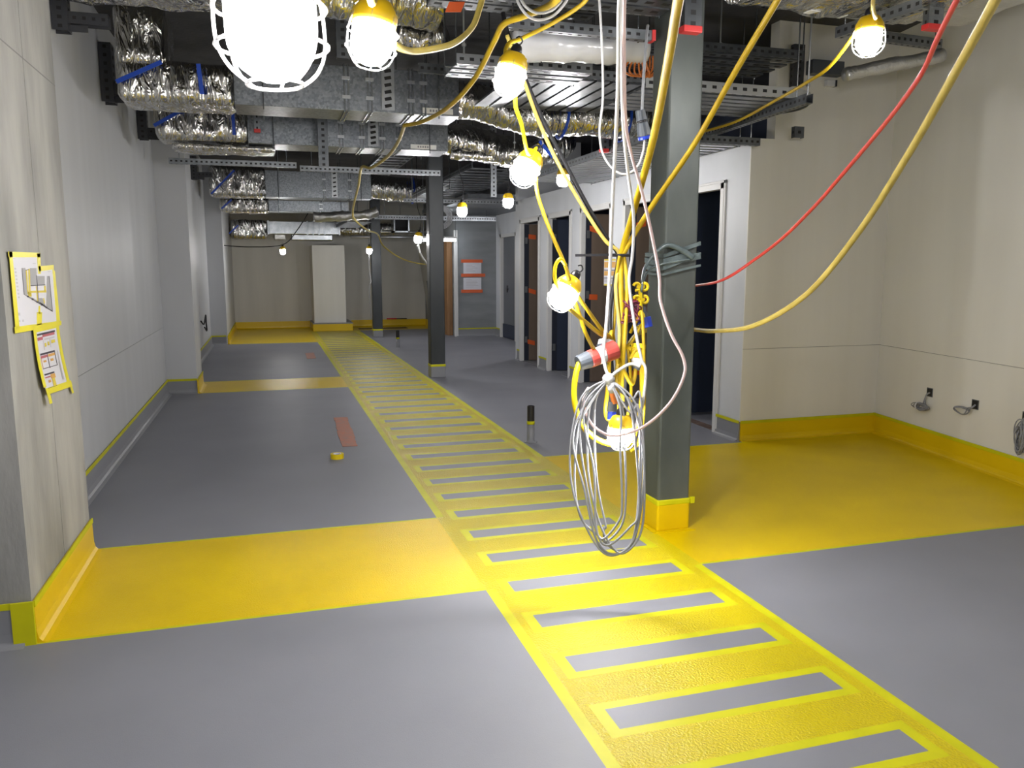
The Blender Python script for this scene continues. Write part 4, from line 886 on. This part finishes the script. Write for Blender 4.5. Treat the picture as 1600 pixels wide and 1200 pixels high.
cable('power_cable', 'black cable dropping from the hook down the bundle', [(786, 20, 4.0), (794, 55, 3.95), (815, 110, 3.9), (845, 180, 3.9), (880, 250, 3.95), (920, 325, 4.0), (950, 375, 4.03), (966, 400, 4.05), (960, 440, 4.02), (953, 490, 4.0), (955, 560, 3.98), (958, 600, 3.98)], .011, 'black_cable')
cable('power_cable', 'dusty yellow cable beside the black one from hook to tie', [(792, 55, 3.9), (818, 125, 3.88), (842, 190, 3.9), (872, 255, 3.93), (912, 325, 3.97), (945, 375, 4.0), (968, 398, 4.03), (962, 450, 4.0), (968, 520, 3.98), (962, 590, 3.98)], .0095, 'yellow_pale')
cable('power_cable', 'thin yellow cable from upper right bulb past the rounded tray', [TOP[5] + Vector((-.01, 0, -.03)), (1300, 100, 4.15), (1262, 128, 4.3), (1215, 155, 4.6), (1150, 190, 5.0), (1090, 208, 5.3)], .008, 'yellow_cable')
cable('festoon_cable', 'pale lamp cable from the top edge to the upper right bulb', [(1366, -15, 3.8), (1364, 10, 3.85), (1368, 28, 3.92), TOP[5]], .008, 'yellow_pale')
cable('festoon_cable', 'cable from above to the big near lamp', [TOPB + Vector((.02, .1, .6)), TOPB + Vector((.01, .03, .25)), TOPB], .009, 'yellow_cable')
for i, (D, lab) in {6: (0, 'thin dark drop cable of the small bulb near the ladder tray'), 7: (0, 'thin dark drop cable of the small bulb over the lobby'), 8: (0, 'thin dark drop cable of the small bulb right of the second column'), 9: (0, 'dark drop cable of the far bulb left of the second column')}.items():
    p = TOP[i]; cable('festoon_cable', lab, [p, p + Vector((.03, .05, .15)), p + Vector((-.02, .1, .45)), p + Vector((0, .1, ZC - p.z))], .0045, 'black_cable')
p = TOP[10]; cable('festoon_cable', 'thin dark wire carrying the tiny bulb before the back wall', [Vector((-.79, 16.9, 1.93)), Vector((-.3, 16.8, 1.9)), p, p + Vector((.3, .5, .3)), p + Vector((.6, 1.0, .75))], .009, 'black_cable')
cable('festoon_cable', 'white wire with tape bits running down the farthest column', [TOP[11] + Vector((0, .1, 1.5)), TOP[11] + Vector((0, .1, .5)), TOP[11], AD(577, 420, 16.9), AD(580, 440, 16.9), AD(577, 450, 16.85), AD(580, 500, 16.9)], .006, 'grey_cable')
# hanging white cables
cable('white_cable', 'leftmost straight white cable from the top to the coil knot', [(970, -30, 3.0), (967, 20, 3.1), (965, 150, 3.3), (958, 300, 3.5), (954, 400, 3.6), (948, 500, 3.66), (943, 550, 3.68), (946, 575, 3.68), (953, 592, 3.68)], .0075, 'white_cable')
cable('white_cable', 'white cable passing left of the hook and curling under the bundle', [(972, -30, 3.1), (971, 30, 3.2), (973, 180, 3.45), (980, 260, 3.55), (990, 340, 3.65), (988, 400, 3.7), (983, 440, 3.7), (992, 510, 3.7), (1002, 560, 3.7), (1009, 580, 3.7), (1004, 630, 3.7), (990, 672, 3.7), (972, 700, 3.68)], .0068, 'white_cable')
cable('white_cable', 'pink striped white cable bowing out over the column then into the coil', [(977, -30, 3.05), (975, 40, 3.15), (977, 180, 3.35), (985, 235, 3.4), (1003, 300, 3.45), (1018, 365, 3.5), (1030, 430, 3.55), (1032, 470, 3.55), (1048, 520, 3.55), (1068, 560, 3.55), (1068, 590, 3.55), (1045, 632, 3.57), (1005, 667, 3.6), (960, 681, 3.64), (930, 668, 3.66), (915, 645, 3.67), (912, 622, 3.68), (920, 605, 3.68)], .0068, 'pink_cable')
cable('white_cable', 'thin white cable falling to a low loop and rising to the grey connector', [(935, -20, 3.7), (940, 60, 3.7), (942, 150, 3.75), (937, 205, 3.78), (942, 240, 3.8), (958, 264, 3.8), (978, 272, 3.8), (996, 260, 3.8), (1005, 236, 3.8), (1007, 215, 3.8)], .0055, 'white_cable')
cable('grey_cable', 'grey cable rising from the grey connector to the tray', [(1003, 176, 3.8), (1005, 130, 3.82), (1010, 60, 3.9), (1012, 40, 3.95)], .007, 'grey_cable')
cable('white_cable', 'slack white loops under the near tray at top centre', [(806, -15, 3.4), (810, 5, 3.4), (825, 25, 3.4), (845, 31, 3.4), (870, 20, 3.4), (885, -10, 3.4), (820, -12, 3.4), (818, 6, 3.38), (838, 20, 3.38), (862, 16, 3.38), (878, 0, 3.38)], .0055, 'white_cable')
# grey connector
def plug(name, label, a, b, prof, cat='plug'):
    """prof: list of (t0,t1,r0,r1,material,part)"""
    a, b = Vector(a), Vector(b); d = b - a; L = d.length
    t = thing(name, label, cat, (a + b) / 2)
    for t0, t1, r0, r1, m, part in prof: MB().lathe([(r0 * .96, t0 * L), (r0, (t0 + .02) * L), (r1, (t1 - .02) * L), (r1 * .96, t1 * L)], a, m, d, 16).build(part, t, smooth=False, bevel=.001)
    return t
plug('cable_connector', 'grey cable connector with blue collar hanging beside the nearest column', AD(1000, 172, 3.8), AD(1008, 218, 3.8), [(0, .35, .022, .024, 'plastic_grey', 'cap'), (.35, .42, .021, .021, 'plastic_black', 'ring'), (.42, .88, .025, .032, 'plastic_grey', 'body'), (.88, 1, .031, .03, 'plastic_blue', 'collar')])
plug('power_coupler', 'grey, white and red coupler lying across the bundle', AD(903, 568, 3.72), AD(962, 546, 3.80), [(0, .3, .036, .041, 'plastic_grey', 'gland'), (.3, .5, .042, .042, 'plastic_red', 'red_ring'), (.5, .68, .042, .042, 'plastic_white', 'sleeve'), (.68, 1, .044, .046, 'plastic_red', 'socket')])
plug('power_coupler', 'pale coupler with red mark standing above the lying coupler', AD(945, 528, 3.86), AD(950, 552, 3.86), [(0, .3, .03, .04, 'plastic_white', 'cap'), (.3, .65, .045, .045, 'plastic_grey', 'body'), (.65, 1, .046, .046, 'plastic_red', 'socket')])
plug('power_plug', 'blue plug below the yellow hooks against the column', AD(1003, 480, 4.1), AD(1009, 512, 4.1), [(0, .5, .018, .022, 'plastic_grey', 'body'), (.5, 1, .035, .036, 'plastic_blue', 'collar')])
plug('power_plug', 'small blue plug inside the white coil above the lowest bulb', AD(957, 628, 3.78), AD(956, 656, 3.78), [(0, .55, .022, .024, 'plastic_grey', 'body'), (.55, 1, .022, .022, 'plastic_blue', 'collar')])
plug('power_plug', 'clear and brown inline fitting under the coil knot', AD(953, 598, 3.75), AD(962, 630, 3.77), [(0, .3, .02, .02, 'plastic_white', 'collar'), (.3, 1, .016, .018, 'orange_cable', 'body')])
plug('power_coupler', 'yellow coupler block in the bundle below the blue plug', AD(998, 538, 4.02), AD(994, 578, 4.0), [(0, .55, .036, .036, 'yellow_bright', 'body'), (.55, .8, .03, .026, 'plastic_white', 'collar'), (.8, 1, .022, .018, 'plastic_grey', 'gland')])
# bundle of yellow lengths below the tie
rnd = random.Random(3)
HANG = [([(968, 400), (962, 440), (960, 500), (955, 570), (962, 630), (975, 655), (985, 630), (985, 580), (980, 540)], 'outer left'), ([(975, 400), (980, 450), (976, 530), (972, 600), (975, 660)], 'straight middle'),
        ([(985, 560), (996, 545), (1006, 560), (1006, 640), (998, 690), (985, 705)], 'right outer loop'), ([(990, 545), (1000, 560), (1002, 620), (992, 680), (978, 700)], 'right inner loop'), ([(985, 520), (995, 500), (1003, 490), (1006, 560), (1003, 640), (1007, 600), (1000, 690)], 'hook side'),
        ([(966, 560), (975, 580), (988, 600), (993, 570), (985, 545), (970, 545)], 'short knot'), ([(975, 545), (990, 530), (1000, 510)], 'rising to the hook'), ([(955, 560), (960, 545), (955, 520), (950, 600), (946, 640), (950, 655), (960, 650)], 'small left loop')]
for i, (pp, w_) in enumerate(HANG):
    cable('power_cable', 'yellow cable length in the hanging bundle, ' + w_, [(x, y, 3.98 + .05 * math.sin(i * 2 + k)) for k, (x, y) in enumerate(pp)], .008 + .002 * (i % 2), 'yellow_cable', group='yellow lengths in the hanging bundle')
cable('power_cable', 'fat yellow cable curving from the lying coupler under the lowest bulb', [(905, 567, 3.72), (899, 590, 3.7), (897, 620, 3.7), (903, 650, 3.72), (918, 675, 3.75), (940, 690, 3.78), (966, 695, 3.84), (985, 690, 3.9)], .0135, 'yellow_bright')
cable('festoon_cable', 'lamp cable and black tail down to the lowest bulb', [(963, 585, 3.85), (966, 620, 3.78), TOP[4]], .008, 'yellow_cable')
# the coil
kn = AD(951, 592, 3.68)
t = thing('cable_coil', 'big drooping coil of pale grey cable tied with white tape, before the column', 'cable coil', kn)
RNGS = [(891, 700, 957, 868, 1006, 690), (898, 730, 966, 860, 1003, 640), (906, 680, 950, 852, 998, 740), (918, 720, 972, 865, 1007, 720), (932, 745, 947, 846, 978, 705), (912, 660, 942, 842, 972, 725), (895, 690, 961, 866, 1000, 660)]
for i, (lx, ly, bx_, by_, rx, ry) in enumerate(RNGS):
    dd = 3.66 + .018 * math.sin(i * 2.1)
    b_ = MB(); P = [kn, AD((951 + lx) / 2 - 12, 620 + 3 * i, dd), AD(lx, ly, dd), AD(lx + 6 + 2 * i, ly + 75, dd), AD((lx + bx_) / 2 + 4, by_ - 22, dd), AD(bx_, by_, dd), AD((rx + bx_) / 2 + 10, by_ - 28, dd), AD(rx, ry + 60, dd), AD(rx - 3, ry - 25, dd), AD((951 + rx) / 2 + 8, 620 + 4 * i, dd), kn]
    b_.tube(spline(P, 8), .0052, 'grey_cable', 7); b_.build('turn', t, smooth=True)
b_ = MB(); b_.tube(spline([kn, AD(965, 580, 3.66), AD(985, 569, 3.66), AD(1000, 573, 3.66)]), .0075, 'white_cable', 8); b_.build('tail', t, smooth=True)
b_ = MB(); b_.lathe([(.02, -.022), (.027, -.012), (.026, .012), (.018, .022)], kn, 'white_cable', (1, 0, .5), 12); b_.lathe([(.012, -.05), (.018, -.03), (.016, 0)], kn + Vector((.01, -.01, -.015)), 'white_cable', (0, 0, 1), 10); b_.build('white_tape', t, smooth=True)
# cable tie with long tail
t = thing('cable_tie', 'black cable tie round the bundle with its long tail pointing left', 'cable tie', AD(*TIE))
c = AD(970, 399, 4.03); b_ = MB(); b_.tube([c + Vector((.042 * math.cos(q), .042 * math.sin(q), 0)) for q in [k * 6.283 / 18 for k in range(18)]], .008, 'black_cable', 6, True); b_.build('loop', t)
b_ = MB(); b_.bar(AD(962, 398, 3.98), AD(899, 399, 3.92), .006, .012, 'black_cable'); b_.build('tail', t)
# film round the column and the strand to the hooks
t = thing('stretch_film', 'grey plastic film wound round the nearest column and knotted to the hooks', 'film', (2.17, 4.07, 1.5))
b_ = MB(); x0, x1, y0, y1 = 2.066, 2.284, 3.961, 4.179
za = AY(1040, 400, 3.96).z
for k, (dz, hh, tl) in enumerate(((.05, .010, .02), (.02, .014, -.015), (-.015, .012, .012), (-.05, .006, .0))):
    e = .001 * k + .0025; ring = [(x0 - e, y0 - e, za + dz - .05), (x1 + e, y0 - e, za + dz + tl), (x1 + e, y1 + e, za + dz), (x0 - e, y1 + e, za + dz - .04)]
    for i in range(4):
        a, c = Vector(ring[i]), Vector(ring[(i + 1) % 4]); mid = a.lerp(c, .5) + Vector((0, 0, .012 * math.sin(k + i)))
        for u, v in ((a, mid), (mid, c)): b_.bar(u, v, .003, hh * 2, 'film')
b_.build('wrap', t)
b_ = MB(); b_.tube(spline([AY(1082, 402, 3.95), AY(1060, 388, 3.945), AY(1040, 384, 3.94), AY(1022, 398, 3.93), AY(1008, 418, 3.92), AD(1003, 440, 4.1)]), lambda q: .018 - .012 * q, 'film', 8); b_.build('strand', t, smooth=True)
b_ = MB(); b_.tube(spline([AY(1078, 405, 3.95), AY(1030, 414, 3.945), AY(1012, 425, 3.93), AD(1004, 445, 4.1), AD(1002, 462, 4.1), AD(1004, 490, 4.1)]), .006, 'film', 8); b_.build('strand', t, smooth=True)
# yellow hooks
t = thing('cable_hook', 'bright yellow plastic cable hooks hanging from the film strand', 'hook', AD(1000, 455, 4.1))
b_ = MB()
for cy in (448, 468):
    c = AD(1001, cy, 4.09)
    for sx in (-1, 1): b_.tube([c + Vector((sx * .022 + sx * .018 * math.cos(q), 0, .018 * math.sin(q))) for q in [math.pi * (-.9 if sx > 0 else .1) + k * 1.5 * math.pi / 10 for k in range(11)]], .0075, 'yellow_bright', 6)
    b_.bar(c - Vector((.02, 0, 0)), c + Vector((.02, 0, 0)), .012, .014, 'yellow_bright')
b_.bar(AD(1000, 446, 4.09), AD(1001, 472, 4.09), .012, .016, 'yellow_bright', up=(1, 0, 0)); b_.build('double_hook', t)
b_ = MB(); b_.tube(spline([AD(1001, 470, 4.08), AD(1002, 486, 4.08), AD(1005, 492, 4.08), AD(1006, 502, 4.08), AD(999, 510, 4.07), AD(990, 515, 4.07)]), .008, 'yellow_bright', 6); b_.build('long_hook', t, smooth=True)
# maroon tangle
t = MB(); rnd = random.Random(11); c = AD(987, 487, 4.0)
P = [c + Vector((rnd.uniform(-.055, .055), rnd.uniform(-.04, .04), rnd.uniform(-.055, .055))) for _ in range(60)]
t.tube(spline(P, 6), .0045, 'maroon', 6); tag(t.build('wire_tangle', smooth=True), 'dark maroon tangle of thin wire behind the white cable at the bundle', 'wire tangle')
for o in list(bpy.data.objects):
    if '_o' in o: del o['_o']
